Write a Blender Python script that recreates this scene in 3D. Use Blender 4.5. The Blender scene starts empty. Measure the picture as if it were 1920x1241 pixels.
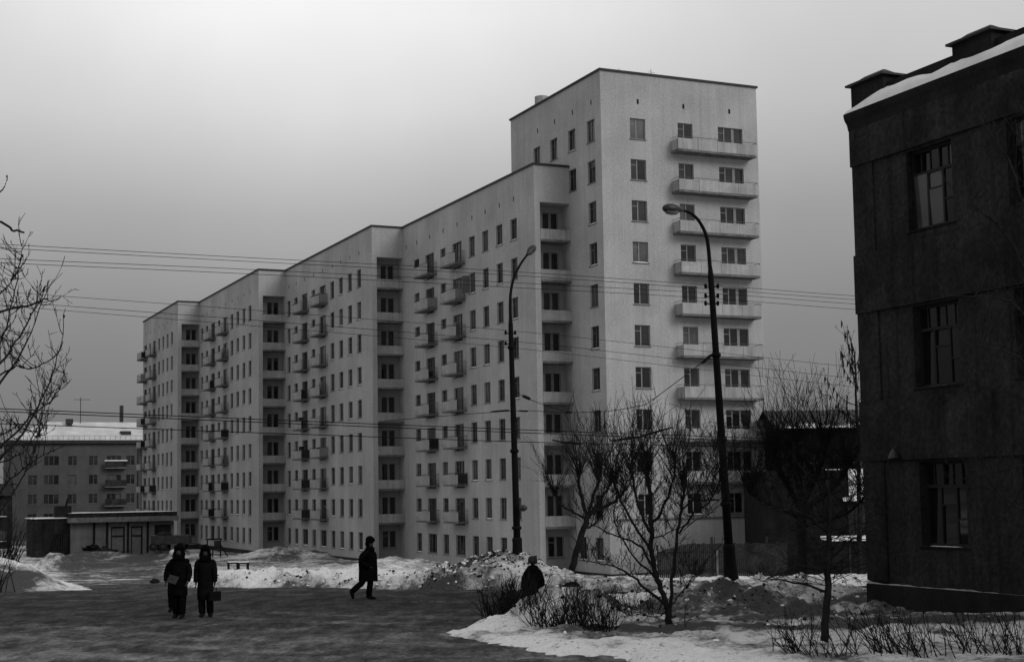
import bpy, bmesh, math, random
import numpy as np
from mathutils import Vector, Matrix

S = bpy.context.scene
COL = S.collection
rnd = random.Random(7)

# ------------------------------------------------------------------ camera
F_PX, CY, PITCH, ROLL = 2760.84, 668.0, math.radians(5.214), math.radians(0.922)
GRID = math.radians(24.491)          # the street grid's turn against the view
Z0 = 3.0                             # eye height above the street
cd = bpy.data.cameras.new('camera'); cam = bpy.data.objects.new('camera', cd); COL.objects.link(cam)
right0, up0, fwd = Vector((1, 0, 0)), Vector((0, -math.sin(PITCH), math.cos(PITCH))), Vector((0, math.cos(PITCH), math.sin(PITCH)))
cr = right0 * math.cos(ROLL) - up0 * math.sin(ROLL)
cu = right0 * math.sin(ROLL) + up0 * math.cos(ROLL)
M = Matrix((cr, cu, -fwd)).transposed().to_4x4(); M.translation = (0, 0, Z0)
cam.matrix_world = M
cd.sensor_width = 36; cd.lens = F_PX / 1920 * 36; cd.shift_y = (CY - 620.5) / 1920
cd.clip_start = 0.5; cd.clip_end = 6000
S.camera = cam

# ------------------------------------------------------------------ sky
W = bpy.data.worlds.new('World'); S.world = W; W.use_nodes = True
nt = W.node_tree; N = nt.nodes; L = nt.links; N.clear()
SUN_EL, SUN_AZ = math.radians(30), math.radians(130)     # azimuth clockwise from +Y: behind the viewer, to the right
sky = N.new('ShaderNodeTexSky'); sky.sky_type = 'NISHITA'; sky.sun_disc = False
sky.sun_elevation = SUN_EL; sky.sun_rotation = SUN_AZ; sky.dust_density = 4
bw = N.new('ShaderNodeHueSaturation'); bw.inputs['Saturation'].default_value = 0
L.new(sky.outputs[0], bw.inputs['Color'])
tc = N.new('ShaderNodeTexCoord'); sep = N.new('ShaderNodeSeparateXYZ'); L.new(tc.outputs['Generated'], sep.inputs[0])
ramp = N.new('ShaderNodeValToRGB'); L.new(sep.outputs['Z'], ramp.inputs[0])     # overcast: dark at the horizon, bright overhead
els = [(0.0, .26), (0.065, .325), (0.115, .39), (0.185, .54), (0.252, .80), (0.31, .94), (0.40, 1.0), (1.0, 1.0)]
e = ramp.color_ramp.elements
while len(e) < len(els): e.new(0.5)
for k, (p, v) in enumerate(els):
    e[k].position = p; e[k].color = (v, v, v, 1)
noi = N.new('ShaderNodeTexNoise'); noi.inputs['Scale'].default_value = 2.2; noi.inputs['Detail'].default_value = 5; noi.inputs['Roughness'].default_value = .6
L.new(tc.outputs['Generated'], noi.inputs['Vector'])
mr = N.new('ShaderNodeMapRange'); L.new(noi.outputs['Fac'], mr.inputs['Value'])
mr.inputs['From Min'].default_value = .3; mr.inputs['From Max'].default_value = .7; mr.inputs['To Min'].default_value = 9.7; mr.inputs['To Max'].default_value = 11.4
mul = N.new('ShaderNodeVectorMath'); mul.operation = 'SCALE'; L.new(ramp.outputs[0], mul.inputs[0]); L.new(mr.outputs[0], mul.inputs['Scale'])
gd = N.new('ShaderNodeVectorMath'); gd.operation = 'DOT_PRODUCT'; L.new(tc.outputs['Generated'], gd.inputs[0])      # the cloud is thinnest over the far end of the street
gd.inputs[1].default_value = (math.sin(math.radians(-7)) * math.cos(math.radians(22)), math.cos(math.radians(-7)) * math.cos(math.radians(22)), math.sin(math.radians(22)))
ga = N.new('ShaderNodeMath'); ga.operation = 'ARCCOSINE'; ga.use_clamp = False; L.new(gd.outputs['Value'], ga.inputs[0])
gm = N.new('ShaderNodeMapRange'); gm.interpolation_type = 'SMOOTHERSTEP'; L.new(ga.outputs[0], gm.inputs['Value'])
for k_, v_ in (('From Min', -.12), ('From Max', .46), ('To Min', 1.08), ('To Max', .66)): gm.inputs[k_].default_value = v_
mul2 = N.new('ShaderNodeVectorMath'); mul2.operation = 'SCALE'; L.new(mul.outputs[0], mul2.inputs[0]); L.new(gm.outputs[0], mul2.inputs['Scale'])
mix = N.new('ShaderNodeMix'); mix.data_type = 'RGBA'; mix.inputs[0].default_value = .96
L.new(bw.outputs[0], mix.inputs[6]); L.new(mul2.outputs[0], mix.inputs[7])
bg = N.new('ShaderNodeBackground'); bg.inputs['Strength'].default_value = .1
L.new(mix.outputs[2], bg.inputs['Color'])
wo = N.new('ShaderNodeOutputWorld'); L.new(bg.outputs[0], wo.inputs['Surface'])

sl = bpy.data.lights.new('sun', 'SUN'); sl.energy = 1.5; sl.angle = math.radians(30); sl.color = (1, 1, 1)
so = bpy.data.objects.new('sun', sl); COL.objects.link(so)
sd = Vector((math.sin(SUN_AZ) * math.cos(SUN_EL), math.cos(SUN_AZ) * math.cos(SUN_EL), math.sin(SUN_EL)))
so.rotation_euler = sd.to_track_quat('Z', 'Y').to_euler(); so.location = (0, -30, 60)

vs = S.view_settings; vs.view_transform = 'Standard'; vs.look = 'None'; vs.exposure = -0.1; vs.gamma = 1; vs.use_curve_mapping = False
S.cycles.max_bounces = 6; S.cycles.diffuse_bounces = 3; S.cycles.glossy_bounces = 3
try: S.cycles.use_denoising = True
except Exception: pass

# ------------------------------------------------------------------ places
def ray(px, py):
    x2, y2 = px - 960, py - CY
    x = x2 * math.cos(ROLL) - y2 * math.sin(ROLL); y = x2 * math.sin(ROLL) + y2 * math.cos(ROLL)
    return Vector((x, F_PX * math.cos(PITCH) + y * math.sin(PITCH), F_PX * math.sin(PITCH) - y * math.cos(PITCH))) / F_PX
def at(px, py, Y):                    # a point of the photograph at distance Y, in metres
    r = ray(px, py); s = Y / r.y
    return Vector((r.x * s, Y, r.z * s + Z0))
def wp(u, v, z):                      # street grid -> world
    return Vector((-math.sin(GRID) * u + math.cos(GRID) * v, math.cos(GRID) * u + math.sin(GRID) * v, z))

# ------------------------------------------------------------------ materials
MATS = {}
def mat(name, g, rough=.85, var=.2, scale=3.0, bump=0.0, bscale=30.0, spec=.25, streak=0.0, fine=0.0, patch=0.0):
    if name in MATS: return MATS[name]
    m = bpy.data.materials.new(name); m.use_nodes = True
    t = m.node_tree; n = t.nodes; l = t.links
    b = n['Principled BSDF']; b.inputs['Roughness'].default_value = rough; b.inputs['Specular IOR Level'].default_value = spec
    co = n.new('ShaderNodeTexCoord')
    def noise(sc, det=4, stretch=None):
        x = n.new('ShaderNodeTexNoise'); x.inputs['Scale'].default_value = sc; x.inputs['Detail'].default_value = det
        if stretch:
            mp = n.new('ShaderNodeMapping'); mp.inputs['Scale'].default_value = stretch
            l.new(co.outputs['Object'], mp.inputs[0]); l.new(mp.outputs[0], x.inputs['Vector'])
        else: l.new(co.outputs['Object'], x.inputs['Vector'])
        return x
    def rng(src, lo, hi, a=.3, c=.7):
        r = n.new('ShaderNodeMapRange'); r.inputs['From Min'].default_value = a; r.inputs['From Max'].default_value = c
        r.inputs['To Min'].default_value = lo; r.inputs['To Max'].default_value = hi
        l.new(src.outputs['Fac'], r.inputs['Value']); return r
    def mulm(a, c):
        x = n.new('ShaderNodeMath'); x.operation = 'MULTIPLY'; l.new(a.outputs[0], x.inputs[0]); l.new(c.outputs[0], x.inputs[1]); return x
    cur = rng(noise(scale), g * (1 - var), g * (1 + var))
    if patch:
        cur = mulm(cur, rng(noise(.33, 2), 1 - patch, 1.0, .47, .50)); cur = mulm(cur, rng(noise(.9, 7, (5.5, 5.5, .16)), 1.03, 1 - 2.2 * patch, .52, .74)); cur = mulm(cur, rng(noise(1.7, 3), 1 + patch * .7, 1.0, .40, .43))
    if streak: cur = mulm(cur, rng(noise(1.0, 5, (2.2, 2.2, .12)), 1 - streak, 1 + streak * .4))
    if fine: cur = mulm(cur, rng(noise(9, 6), 1 - fine, 1 + fine))
    cb = n.new('ShaderNodeCombineColor')
    for k in range(3): l.new(cur.outputs[0], cb.inputs[k])
    l.new(cb.outputs[0], b.inputs['Base Color'])
    if bump:
        bn = n.new('ShaderNodeBump'); bn.inputs['Strength'].default_value = bump; bn.inputs['Distance'].default_value = .03
        x = noise(bscale, 6); l.new(x.outputs['Fac'], bn.inputs['Height']); l.new(bn.outputs[0], b.inputs['Normal'])
    MATS[name] = m; return m
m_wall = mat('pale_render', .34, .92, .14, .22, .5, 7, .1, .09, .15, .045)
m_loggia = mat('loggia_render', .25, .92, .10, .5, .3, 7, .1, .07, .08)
m_panel = mat('balcony_sheet', .31, .8, .14, .7, .1, 9, .2, .2, .08, .10)
m_conc = mat('slab_concrete', .13, .9, .3, 2.5, .3, 14, .1, .1)
m_plinth = mat('plinth_dark', .03, .9, .3, 1.2, .3, 9, .1)
m_flash = mat('roof_flashing', .02, .6, .3, 1.5)
m_frame = mat('window_frame_paint', .085, .6, .25, 1.0)
m_framel = mat('window_frame_pale', .20, .6, .2, 1.0)
m_iron = mat('dark_iron', .006, .8, .3, 6, .1, 30, .05)
m_rail = mat('railing_steel', .07, .6, .3, 4)
m_sill = mat('sill_sheet', .11, .6, .3, 2)
m_dark = mat('opening_dark', .008, .95, .2, 2)
def glass(name, g, rough=.06, var=.4):
    return mat(name, g, rough, var, .9, 0, 1, .5)
G_DARK = glass('pane_dark', .012); G_MID = glass('pane_room', .025); G_CURT = glass('pane_curtain', .07, .12); G_SKY = glass('pane_sky_reflection', .14, .2)  # the palest pane has the sky's reflection put into its colour
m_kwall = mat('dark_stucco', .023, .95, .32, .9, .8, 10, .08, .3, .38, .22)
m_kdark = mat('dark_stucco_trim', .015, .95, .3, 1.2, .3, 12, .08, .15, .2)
m_kframe = mat('old_window_paint', .007, .7, .2, 3)
m_bark = mat('bark', .016, .95, .35, 5, .6, 25, .05)
m_twig = mat('twig_bark', .013, .95, .3, 6, 0, 1, .05)
m_board = mat('weathered_board', .03, .95, .35, 1.3, .4, 18, .05, .3, .2)
m_oldwood = mat('dark_timber', .013, .95, .3, 1.2, .3, 12, .05, .2)
m_brickfar = mat('grey_brickwork', .08, .95, .15, .6, .3, 6, .05, .1, .15)
m_shed = mat('shed_brick', .13, .95, .2, .8, .4, 8, .05, .15, .2)
m_cloth = mat('black_cloth', .0045, 1, .3, 8, .3, 40, 0)
m_cloth2 = mat('charcoal_cloth', .006, 1, .3, 8, .3, 40, 0)
m_fur = mat('dark_fur', .004, 1, .4, 30, .8, 90, .0)
m_furw = mat('white_fur', .55, 1, .15, 25, .8, 90, .0)
m_knit = mat('grey_knit', .03, 1, .25, 20, .5, 60, .0)
m_skin = mat('skin', .04, .8, .1, 12, 0, 1, .05)
m_leather = mat('black_leather', .005, .7, .3, 8, 0, 1, .05)
m_paper = mat('paper_folder', .022, .8, .1, 5)
m_truck = mat('trailer_paint', .03, .6, .3, 2)
m_tyre = mat('tyre_rubber', .012, .9, .3, 5)
m_lamp = mat('lamp_shell', .02, .4, .2, 5)
m_lampglass = mat('lamp_glass', .14, .25, .2, 4)

def ground_mat(name, kind):
    m = bpy.data.materials.new(name); m.use_nodes = True
    t = m.node_tree; n = t.nodes; l = t.links; b = n['Principled BSDF']
    b.inputs['Roughness'].default_value = .9
    b.inputs['Specular IOR Level'].default_value = .1 if kind == 'snow' else .04
    co = n.new('ShaderNodeTexCoord'); atn = n.new('ShaderNodeAttribute'); atn.attribute_name = 'dirt'
    def noise(sc, det, rough=.55, stretch=None, rot=0):
        x = n.new('ShaderNodeTexNoise'); x.inputs['Scale'].default_value = sc; x.inputs['Detail'].default_value = det; x.inputs['Roughness'].default_value = rough
        mp = n.new('ShaderNodeMapping'); mp.inputs['Rotation'].default_value = (0, 0, rot)
        if stretch: mp.inputs['Scale'].default_value = stretch
        l.new(co.outputs['Object'], mp.inputs[0]); l.new(mp.outputs[0], x.inputs['Vector']); return x
    def math2(op, a, c):
        x = n.new('ShaderNodeMath'); x.operation = op
        for k, s in enumerate((a, c)):
            if isinstance(s, (int, float)): x.inputs[k].default_value = s
            else: l.new(s, x.inputs[k])
        return x.outputs[0]
    def rng(v, a, c, lo, hi, smooth=True):
        r = n.new('ShaderNodeMapRange'); r.interpolation_type = 'SMOOTHSTEP' if smooth else 'LINEAR'
        for k, s in zip(('From Min', 'From Max', 'To Min', 'To Max'), (a, c, lo, hi)): r.inputs[k].default_value = s
        l.new(v, r.inputs['Value']); return r.outputs[0]
    if kind == 'snow':
        n1 = noise(2.1, 9, .68).outputs['Fac']; n2 = noise(.35, 6, .6).outputs['Fac']; n3 = noise(11, 7, .7).outputs['Fac']
        d = math2('ADD', math2('MULTIPLY', n1, .55), math2('MULTIPLY', n2, .3)); d = math2('ADD', d, math2('MULTIPLY', n3, .35))
        d = math2('ADD', d, math2('MULTIPLY', math2('SUBTRACT', atn.outputs['Fac'], .5), .62))
        f = rng(d, .52, .80, 0, 1)
        col = rng(f, 0, 1, .80, .07, False)
        sp = noise(6.5, 4, .6).outputs['Fac']; col = math2('MULTIPLY', col, rng(sp, .60, .68, 1.0, .40))
        col = math2('MULTIPLY', col, rng(n3, .25, .75, .82, 1.14, False))
        sp2 = noise(15, 3, .6).outputs['Fac']; col = math2('MULTIPLY', col, rng(sp2, .60, .70, 1.0, .55))
        bumpsrc = math2('ADD', math2('MULTIPLY', n1, .7), math2('MULTIPLY', n3, .5)); bs = 1.0
    else:
        n1 = noise(.5, 8, .65, (.5, 1.2, 1), -GRID * .6).outputs['Fac']; n2 = noise(2.2, 8, .72, (1.3, .5, 1), .9).outputs['Fac']; n3 = noise(9, 6, .75).outputs['Fac']
        d = math2('ADD', math2('MULTIPLY', n1, .55), math2('MULTIPLY', n2, .45))
        d = math2('ADD', d, math2('MULTIPLY', math2('SUBTRACT', atn.outputs['Fac'], .5), .5))
        f = rng(d, .38, .80, 0, 1)
        col = rng(f, 0, 1, .033, .15, False)
        col = math2('MULTIPLY', col, rng(n3, .36, .64, .55, 1.5, False))
        n4 = noise(1.1, 8, .75, (1.3, .55, 1), -.6).outputs['Fac']; col = math2('MULTIPLY', col, rng(n4, .40, .60, .62, 1.4))
        bumpsrc = math2('ADD', math2('MULTIPLY', n2, .6), math2('MULTIPLY', n3, .4)); bs = .8
    cb = n.new('ShaderNodeCombineColor')
    for k in range(3): l.new(col, cb.inputs[k])
    l.new(cb.outputs[0], b.inputs['Base Color'])
    bn = n.new('ShaderNodeBump'); bn.inputs['Strength'].default_value = bs; bn.inputs['Distance'].default_value = .16
    l.new(bumpsrc, bn.inputs['Height']); l.new(bn.outputs[0], b.inputs['Normal'])
    return m
m_snow = ground_mat('trodden_snow', 'snow'); m_road = ground_mat('icy_asphalt', 'road')
m_snowcap = mat('roof_snow', .72, .85, .12, 1.5, .3, 12, .1)

# ------------------------------------------------------------------ mesh helpers
class MB:
    def __init__(s): s.v = []; s.f = []
    def box(s, x0, x1, y0, y1, z0, z1):
        b = len(s.v)
        s.v += [(x0, y0, z0), (x1, y0, z0), (x1, y1, z0), (x0, y1, z0), (x0, y0, z1), (x1, y0, z1), (x1, y1, z1), (x0, y1, z1)]
        s.f += [(b, b+3, b+2, b+1), (b+4, b+5, b+6, b+7), (b, b+1, b+5, b+4), (b+1, b+2, b+6, b+5), (b+2, b+3, b+7, b+6), (b+3, b, b+4, b+7)]
        return s
    def quad(s, a, b, c, d):
        k = len(s.v); s.v += [tuple(a), tuple(b), tuple(c), tuple(d)]; s.f.append((k, k+1, k+2, k+3)); return s
    def poly(s, pts):
        k = len(s.v); s.v += [tuple(p) for p in pts]; s.f.append(tuple(range(k, k + len(pts)))); return s
    def tube(s, pts, radii, sides=6, cap=True):
        pts = [Vector(p) for p in pts]; n = len(pts); b = len(s.v)
        up = Vector((.31, .17, .94))
        for i, p in enumerate(pts):
            d = (pts[min(i+1, n-1)] - pts[max(i-1, 0)])
            if d.length < 1e-9: d = Vector((0, 0, 1))
            d.normalize()
            a = d.cross(up)
            if a.length < .05: a = d.cross(Vector((1, 0, 0)))
            a.normalize(); c = d.cross(a); r = radii[i] if hasattr(radii, '__len__') else radii
            for k in range(sides):
                t = 2 * math.pi * k / sides
                q = p + (a * math.cos(t) + c * math.sin(t)) * r; s.v.append((q.x, q.y, q.z))
        for i in range(n - 1):
            for k in range(sides):
                k2 = (k + 1) % sides; o = b + i * sides
                s.f.append((o + k, o + k2, o + sides + k2, o + sides + k))
        if cap and sides > 3:
            s.f.append(tuple(b + k for k in range(sides))[::-1]); s.f.append(tuple(b + (n-1) * sides + k for k in range(sides)))
        return s
    def loft(s, rings, sides=14, cap=True):       # rings: (cx, cy, z, rx, ry)
        b = len(s.v); n = len(rings)
        for cx, cy, z, rx, ry in rings:
            for k in range(sides):
                t = 2 * math.pi * k / sides; s.v.append((cx + rx * math.cos(t), cy + ry * math.sin(t), z))
        for i in range(n - 1):
            for k in range(sides):
                k2 = (k + 1) % sides; o = b + i * sides; s.f.append((o + k, o + k2, o + sides + k2, o + sides + k))
        if cap:
            s.f.append(tuple(b + k for k in range(sides))[::-1]); s.f.append(tuple(b + (n-1) * sides + k for k in range(sides)))
        return s
    def ball(s, c, rx, ry, rz, nu=12, nv=8):
        rings = []
        for i in range(nv + 1):
            t = math.pi * i / nv; q = max(math.sin(t), .03)
            rings.append((c[0], c[1], c[2] - math.cos(t) * rz, rx * q, ry * q))
        return s.loft(rings, nu)
    def mesh(s, name, smooth=False):
        me = bpy.data.meshes.new(name); me.from_pydata(s.v, [], s.f); me.update()
        if smooth: me.polygons.foreach_set('use_smooth', [True] * len(me.polygons))
        return me
    def build(s, name, material, parent=None, smooth=False):
        return place(name, s.mesh(name, smooth), material, parent)
def place(name, me, material, parent=None, loc=None, rz=None):
    if material is not None and not me.materials: me.materials.append(material)
    o = bpy.data.objects.new(name, me); COL.objects.link(o)
    if parent is not None: o.parent = parent
    if loc is not None: o.location = loc
    if rz is not None: o.rotation_euler = (0, 0, rz)
    return o
def setmat(o, m):                     # a material of its own on a shared mesh
    o.material_slots[0].link = 'OBJECT'; o.material_slots[0].material = m; return o
def tag(o, label, cat, group=None):
    o['label'] = label; o['category'] = cat
    if group: o['group'] = group
    return o
def struct(o): o['kind'] = 'structure'; return o
def empty(name, loc, rz=0):
    o = bpy.data.objects.new(name, None); COL.objects.link(o); o.location = loc; o.rotation_euler = (0, 0, rz); o.empty_display_size = .3; return o

# ------------------------------------------------------------------ ground
def _h(ix, iy, s):
    n = np.sin(ix * 127.1 + iy * 311.7 + s * 74.7) * 43758.5453
    return n - np.floor(n)
def vnoise(x, y, s=0):
    ix, iy = np.floor(x), np.floor(y); fx, fy = x - ix, y - iy
    fx = fx * fx * (3 - 2 * fx); fy = fy * fy * (3 - 2 * fy)
    a = _h(ix, iy, s); b = _h(ix + 1, iy, s); c = _h(ix, iy + 1, s); d = _h(ix + 1, iy + 1, s)
    return (a * (1 - fx) + b * fx) * (1 - fy) + (c * (1 - fx) + d * fx) * fy
def fbm(x, y, s=0, o=5):
    t = 0; a = .5
    for k in range(o):
        t = t + a * vnoise(x, y, s + k * 13.1); x = x * 2.03 + 5.1; y = y * 2.03 + 1.7; a *= .5
    return t
def lumps(x, y, s=0):
    ix, iy = np.floor(x), np.floor(y); out = np.zeros(np.shape(x))
    for dx in (-1, 0, 1):
        for dy in (-1, 0, 1):
            cx, cy = ix + dx, iy + dy
            r = .28 + .42 * _h(cx, cy, s + 3); px = cx + .5 + .6 * (_h(cx, cy, s) - .5); py = cy + .5 + .6 * (_h(cx, cy, s + 1) - .5)
            out = np.maximum(out, np.sqrt(np.maximum(0, r * r - (x - px) ** 2 - (y - py) ** 2)) * (_h(cx, cy, s + 5) > .35))
    return out
def sst(x): x = np.clip(x, 0, 1); return x * x * (3 - 2 * x)
HY = [-80, 20, 36, 50, 60, 80, 104, 145, 200, 3000]
HZ = [.4, .12, .05, -.05, -.5, -1.6, -2.62, -3.0, -3.2, -3.2]
def base_h(X, Y):
    z = 0
    for d in (-4, -2, 0, 2, 4): z = z + np.interp(np.asarray(Y, float) + d, HY, HZ)
    return z / 5 - .42 * sst((np.asarray(X, float) - 1.5) / 4) * sst((np.asarray(Y, float) - 50) / 14) * sst((125 - np.asarray(Y, float)) / 20)
ISL = [(-2.0, 31.3), (-.9, 34.6), (.6, 36.4), (3, 38.0), (8, 39.6), (20, 43), (60, 62), (60, -10), (6, 16), (2.5, 21), (.9, 25.3), (-.5, 27.8)]
def sd_poly(X, Y, P):                 # signed distance, positive inside
    d = np.full(np.shape(X), 1e9); ins = np.zeros(np.shape(X), bool)
    for i in range(len(P)):
        (x0, y0), (x1, y1) = P[i], P[(i + 1) % len(P)]
        ex, ey = x1 - x0, y1 - y0
        t = np.clip(((X - x0) * ex + (Y - y0) * ey) / (ex * ex + ey * ey), 0, 1)
        d = np.minimum(d, np.hypot(X - x0 - t * ex, Y - y0 - t * ey))
        c = ((y0 > Y) != (y1 > Y)) & (X < (x1 - x0) * (Y - y0) / ((y1 - y0) + 1e-12) + x0); ins ^= c
    return np.where(ins, d, -d)
FX = [-200, -30, -18, -8, -4.5, -2, 0, 3, 8, 20, 60]
FY = [120, 56, 52.8, 49.4, 47.6, 46.0, 45.2, 44.0, 43.6, 47.5, 66]
HEAPS = [(-.9, 48.0, .72, 1.5, 1.1), (.5, 47.4, .45, 1.2, .8), (3.4, 46.0, .10, 2.6, .9), (-19.2, 52.2, 1.1, 2.4, 2.0), (-16.4, 51.0, .45, 1.3, .9),
         (-8.6, 51.5, .18, 1.3, 1.0), (-5, 50.2, .18, 2.2, 1.0), (-3, 50.2, .16, 1.5, 1.0),
         (4.9, 35.6, .50, 1.5, 1.3), (7.2, 37.0, .50, 1.7, 1.3), (2.4, 36.6, .22, 1.2, .8), (.6, 32.7, .50, .75, .7), (1.7, 32.9, .55, .8, .7), (9.5, 29.5, .22, 2.4, 1.6),
         (-8.4, 106, .9, 4, 3), (-21, 134, 1.0, 4.5, 3), (-36.5, 118, 1.5, 1.6, 1.5), (-33, 141, 1.0, 3, 2), (-40, 143, .8, 4, 2),
         (8.6, 72, .30, .8, .8), (16, 72, .2, 2, 1.0), (-42, 146, .8, 2.5, 1.5), (-58, 140, .8, 4, 2)]
def snow_layers(X, Y):
    """snow thickness above the bare street, and how dirty it is"""
    X = np.asarray(X, float); Y = np.asarray(Y, float)
    wob = (fbm(X * .55, Y * .55, 3) - .5) * 1.6 + (fbm(X * .2, Y * .2, 14) - .5) * 1.2 + (fbm(X * 2.3, Y * 2.3, 9) - .5) * .5
    d_isl = sd_poly(X, Y, ISL) + wob * .8
    d_far = Y - np.interp(X, FX, FY) + wob
    side = sst((X + 17.2 + (Y - 52) * .30) / 1.5) * sst((-10.6 - (Y - 52) * .25 - X) / 1.5)          # the side road to the sheds
    d_far_ = d_far
    isl = sst(d_isl / .9)
    far = sst(d_far_ / .7)
    t = -.10 + .19 * isl + (.10 + (.34 - .24 * sst((X - .5) / 2)) * np.exp(-((d_far_ - 1.3) / 1.3) ** 2)) * far * (1 - .85 * side)
    t = t + .12 * far * sst((d_far_ - 4) / 20) - .1 * far * side * .4
    for hx, hy, hh, rx, ry in HEAPS:
        q = np.exp(-((X - hx) / rx) ** 2 - ((Y - hy) / ry) ** 2)
        t = t + hh * q * (.75 + .5 * fbm(X * 1.3, Y * 1.3, 21))
    m = np.maximum(isl, far)
    rough = np.clip(np.abs(d_far_ - 1.5) < 4, 0, 1) * .5 + .5
    rg = np.exp(-((d_far_ - 1.0) / 2.0) ** 2) * (1 - side) + .9 * isl * np.exp(-((Y - 35.5) / 3.0) ** 2) + .35 * isl
    t = t + m * np.clip(rg, 0, 1) * (.20 * lumps(X * 2.1, Y * 2.1, 51) + .13 * lumps(X * 4.1 + 3, Y * 4.1, 61) + .12 * lumps(X * .9, Y * .9, 71) * sst((Y - 33) / 3))
    t = t + m * ((fbm(X * .8, Y * .8, 5) - .5) * .28 + (fbm(X * 3.0, Y * 3.0, 6) - .5) * .16 * rough + (np.abs(fbm(X * 5.5, Y * 5.5, 8) - .5)) * .12)
    dirt = .40 + .35 * np.exp(-(d_isl / .7) ** 2) * 0 + .25 * np.exp(-((d_far_ + .0) / .5) ** 2)
    dirt = dirt + .38 * np.exp(-((X + .6) / 2.2) ** 2 - ((Y - 48) / 1.6) ** 2) + .28 * np.exp(-((X - 4) / 4) ** 2 - ((Y - 45.6) / 1.4) ** 2)
    dirt = dirt + .30 * np.exp(-((X - 5.2) / 2.6) ** 2 - ((Y - 34) / 2.0) ** 2) + .28 * np.exp(-((X - 8) / 2.5) ** 2 - ((Y - 32.5) / 2.5) ** 2)
    dirt = dirt + .38 * np.exp(-((Y - 29.7 + .10 * (X - 4)) / .55) ** 2) * sst((X - .9) / 1.5)
    dirt = dirt + .15 * isl + .20 * side * far + .16 * far * sst((d_far_ - 2.2) / 1.5) + .8 * np.exp(-((X + 17.4) / 1.3) ** 2 - ((Y - 50.4) / 1.2) ** 2)
    dirt = dirt + .25 * np.exp(-((X - 1.6) / 1.6) ** 2 - ((Y - 34.2) / 1.5) ** 2)
    dirt = dirt + .10 * sst((Y - 100) / 30) + .45 * (fbm(X * .4, Y * .4, 31) - .5) + .55 * (fbm(X * 1.3, Y * 1.3, 33) - .5)
    dirt = dirt - .28 * isl * np.exp(-((d_isl - .8) / 1.0) ** 2) - .14 * sst((d_far_ - .6) / .8) * np.exp(-((d_far_ - 2) / 2.2) ** 2) * (X < -2.5)
    return t, np.clip(dirt, 0, 1.3)
def ground_z(x, y):
    t, _ = snow_layers(np.array([x]), np.array([y])); return float(base_h(np.array([x]), np.array([y]))[0] + max(t[0], -.0))
def axis(segs):
    out = []
    for a, b, st in segs: out += list(np.arange(a, b - 1e-6, st))
    out.append(segs[-1][1]); return np.array(out)
def sheet(name, xs, ys, zf, material):
    XX, YY = np.meshgrid(xs, ys); zz, dd = zf(XX, YY)
    nx, ny = len(xs), len(ys)
    v = np.stack([XX.ravel(), YY.ravel(), zz.ravel()], 1)
    i = np.arange((ny - 1) * (nx - 1)); r, c = i // (nx - 1), i % (nx - 1); a = r * nx + c
    fq = np.stack([a, a + 1, a + nx + 1, a + nx], 1)
    me = bpy.data.meshes.new(name); me.from_pydata(v.tolist(), [], fq.tolist()); me.update()
    me.polygons.foreach_set('use_smooth', [True] * len(me.polygons))
    at_ = me.attributes.new('dirt', 'FLOAT', 'POINT'); at_.data.foreach_set('value', dd.ravel().astype(np.float32))
    return struct(place(name, me, material))
def zsnow(X, Y):
    t, d = snow_layers(X, Y); return base_h(X, Y) + t, d
def zroad(X, Y):
    nr = sst((38 - Y) / 4); ru = np.sin((Y * .8 + X * .35 + 1.2 * (fbm(X * .15, Y * .15, 47) - .5) * 6)) 
    z = base_h(X, Y) + (fbm(X * .9, Y * .9, 44) - .5) * .06 + (fbm(X * 2.6, Y * 2.6, 45) - .5) * .07 * (.3 + .7 * nr) + lumps(X * 2.4, Y * 2.4, 46) * .035 * nr + ru * .012
    z = np.where((np.abs(X) > 28) | (Y > 62) | (Y < 14), z - 1.0, z)
    ice = .45 + .14 * sst((35.5 - Y) / 5) - .22 * np.exp(-((Y - 41.5) / 4.5) ** 2) + .10 * sst((-6 - X) / 8) * sst((30 - Y) / 4) + .3 * np.exp(-((X + 9.6) / 1.2) ** 2 - ((Y - 27.5) / 1.0) ** 2)
    rr = np.hypot(X - 7, Y - 53) + 1.0 * (fbm(X * .12, Y * .12, 81) - .5); tk_ = np.exp(-(((rr % 1.9) - .9) / .28) ** 2) * (fbm(X * .5, Y * .5, 83) - .28)
    rr2 = Y + .10 * X + 1.4 * (fbm(X * .08, Y * .08, 85) - .5); tk2 = np.exp(-(((rr2 % 2.3) - 1.1) / .25) ** 2) * (fbm(X * .4, Y * .7, 87) - .3)
    ice = ice + .75 * tk_ * sst((40 - Y) / 5) + .5 * tk2 * sst((Y - 35) / 4)
    return z, np.clip(ice, 0, 1.3)
xs = axis([(-2500, -300, 400), (-300, -60, 20), (-60, -22, 1.0), (-22, -13, .25), (-13, 12, .11), (12, 24, .3), (24, 60, 2), (60, 300, 20), (300, 2500, 400)])
ys = axis([(-60, 16, 4), (16, 25, .5), (25, 40, .10), (40, 54, .12), (54, 80, .4), (80, 160, 1.0), (160, 300, 10), (300, 4000, 300)])
sheet('ground', xs, ys, zsnow, m_snow)
sheet('road', axis([(-60, -16, 1), (-16, 14, .14), (14, 60, 1)]), axis([(0, 24, 1), (24, 40, .12), (40, 54, .2), (54, 70, 1)]), zroad, m_road)

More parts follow.
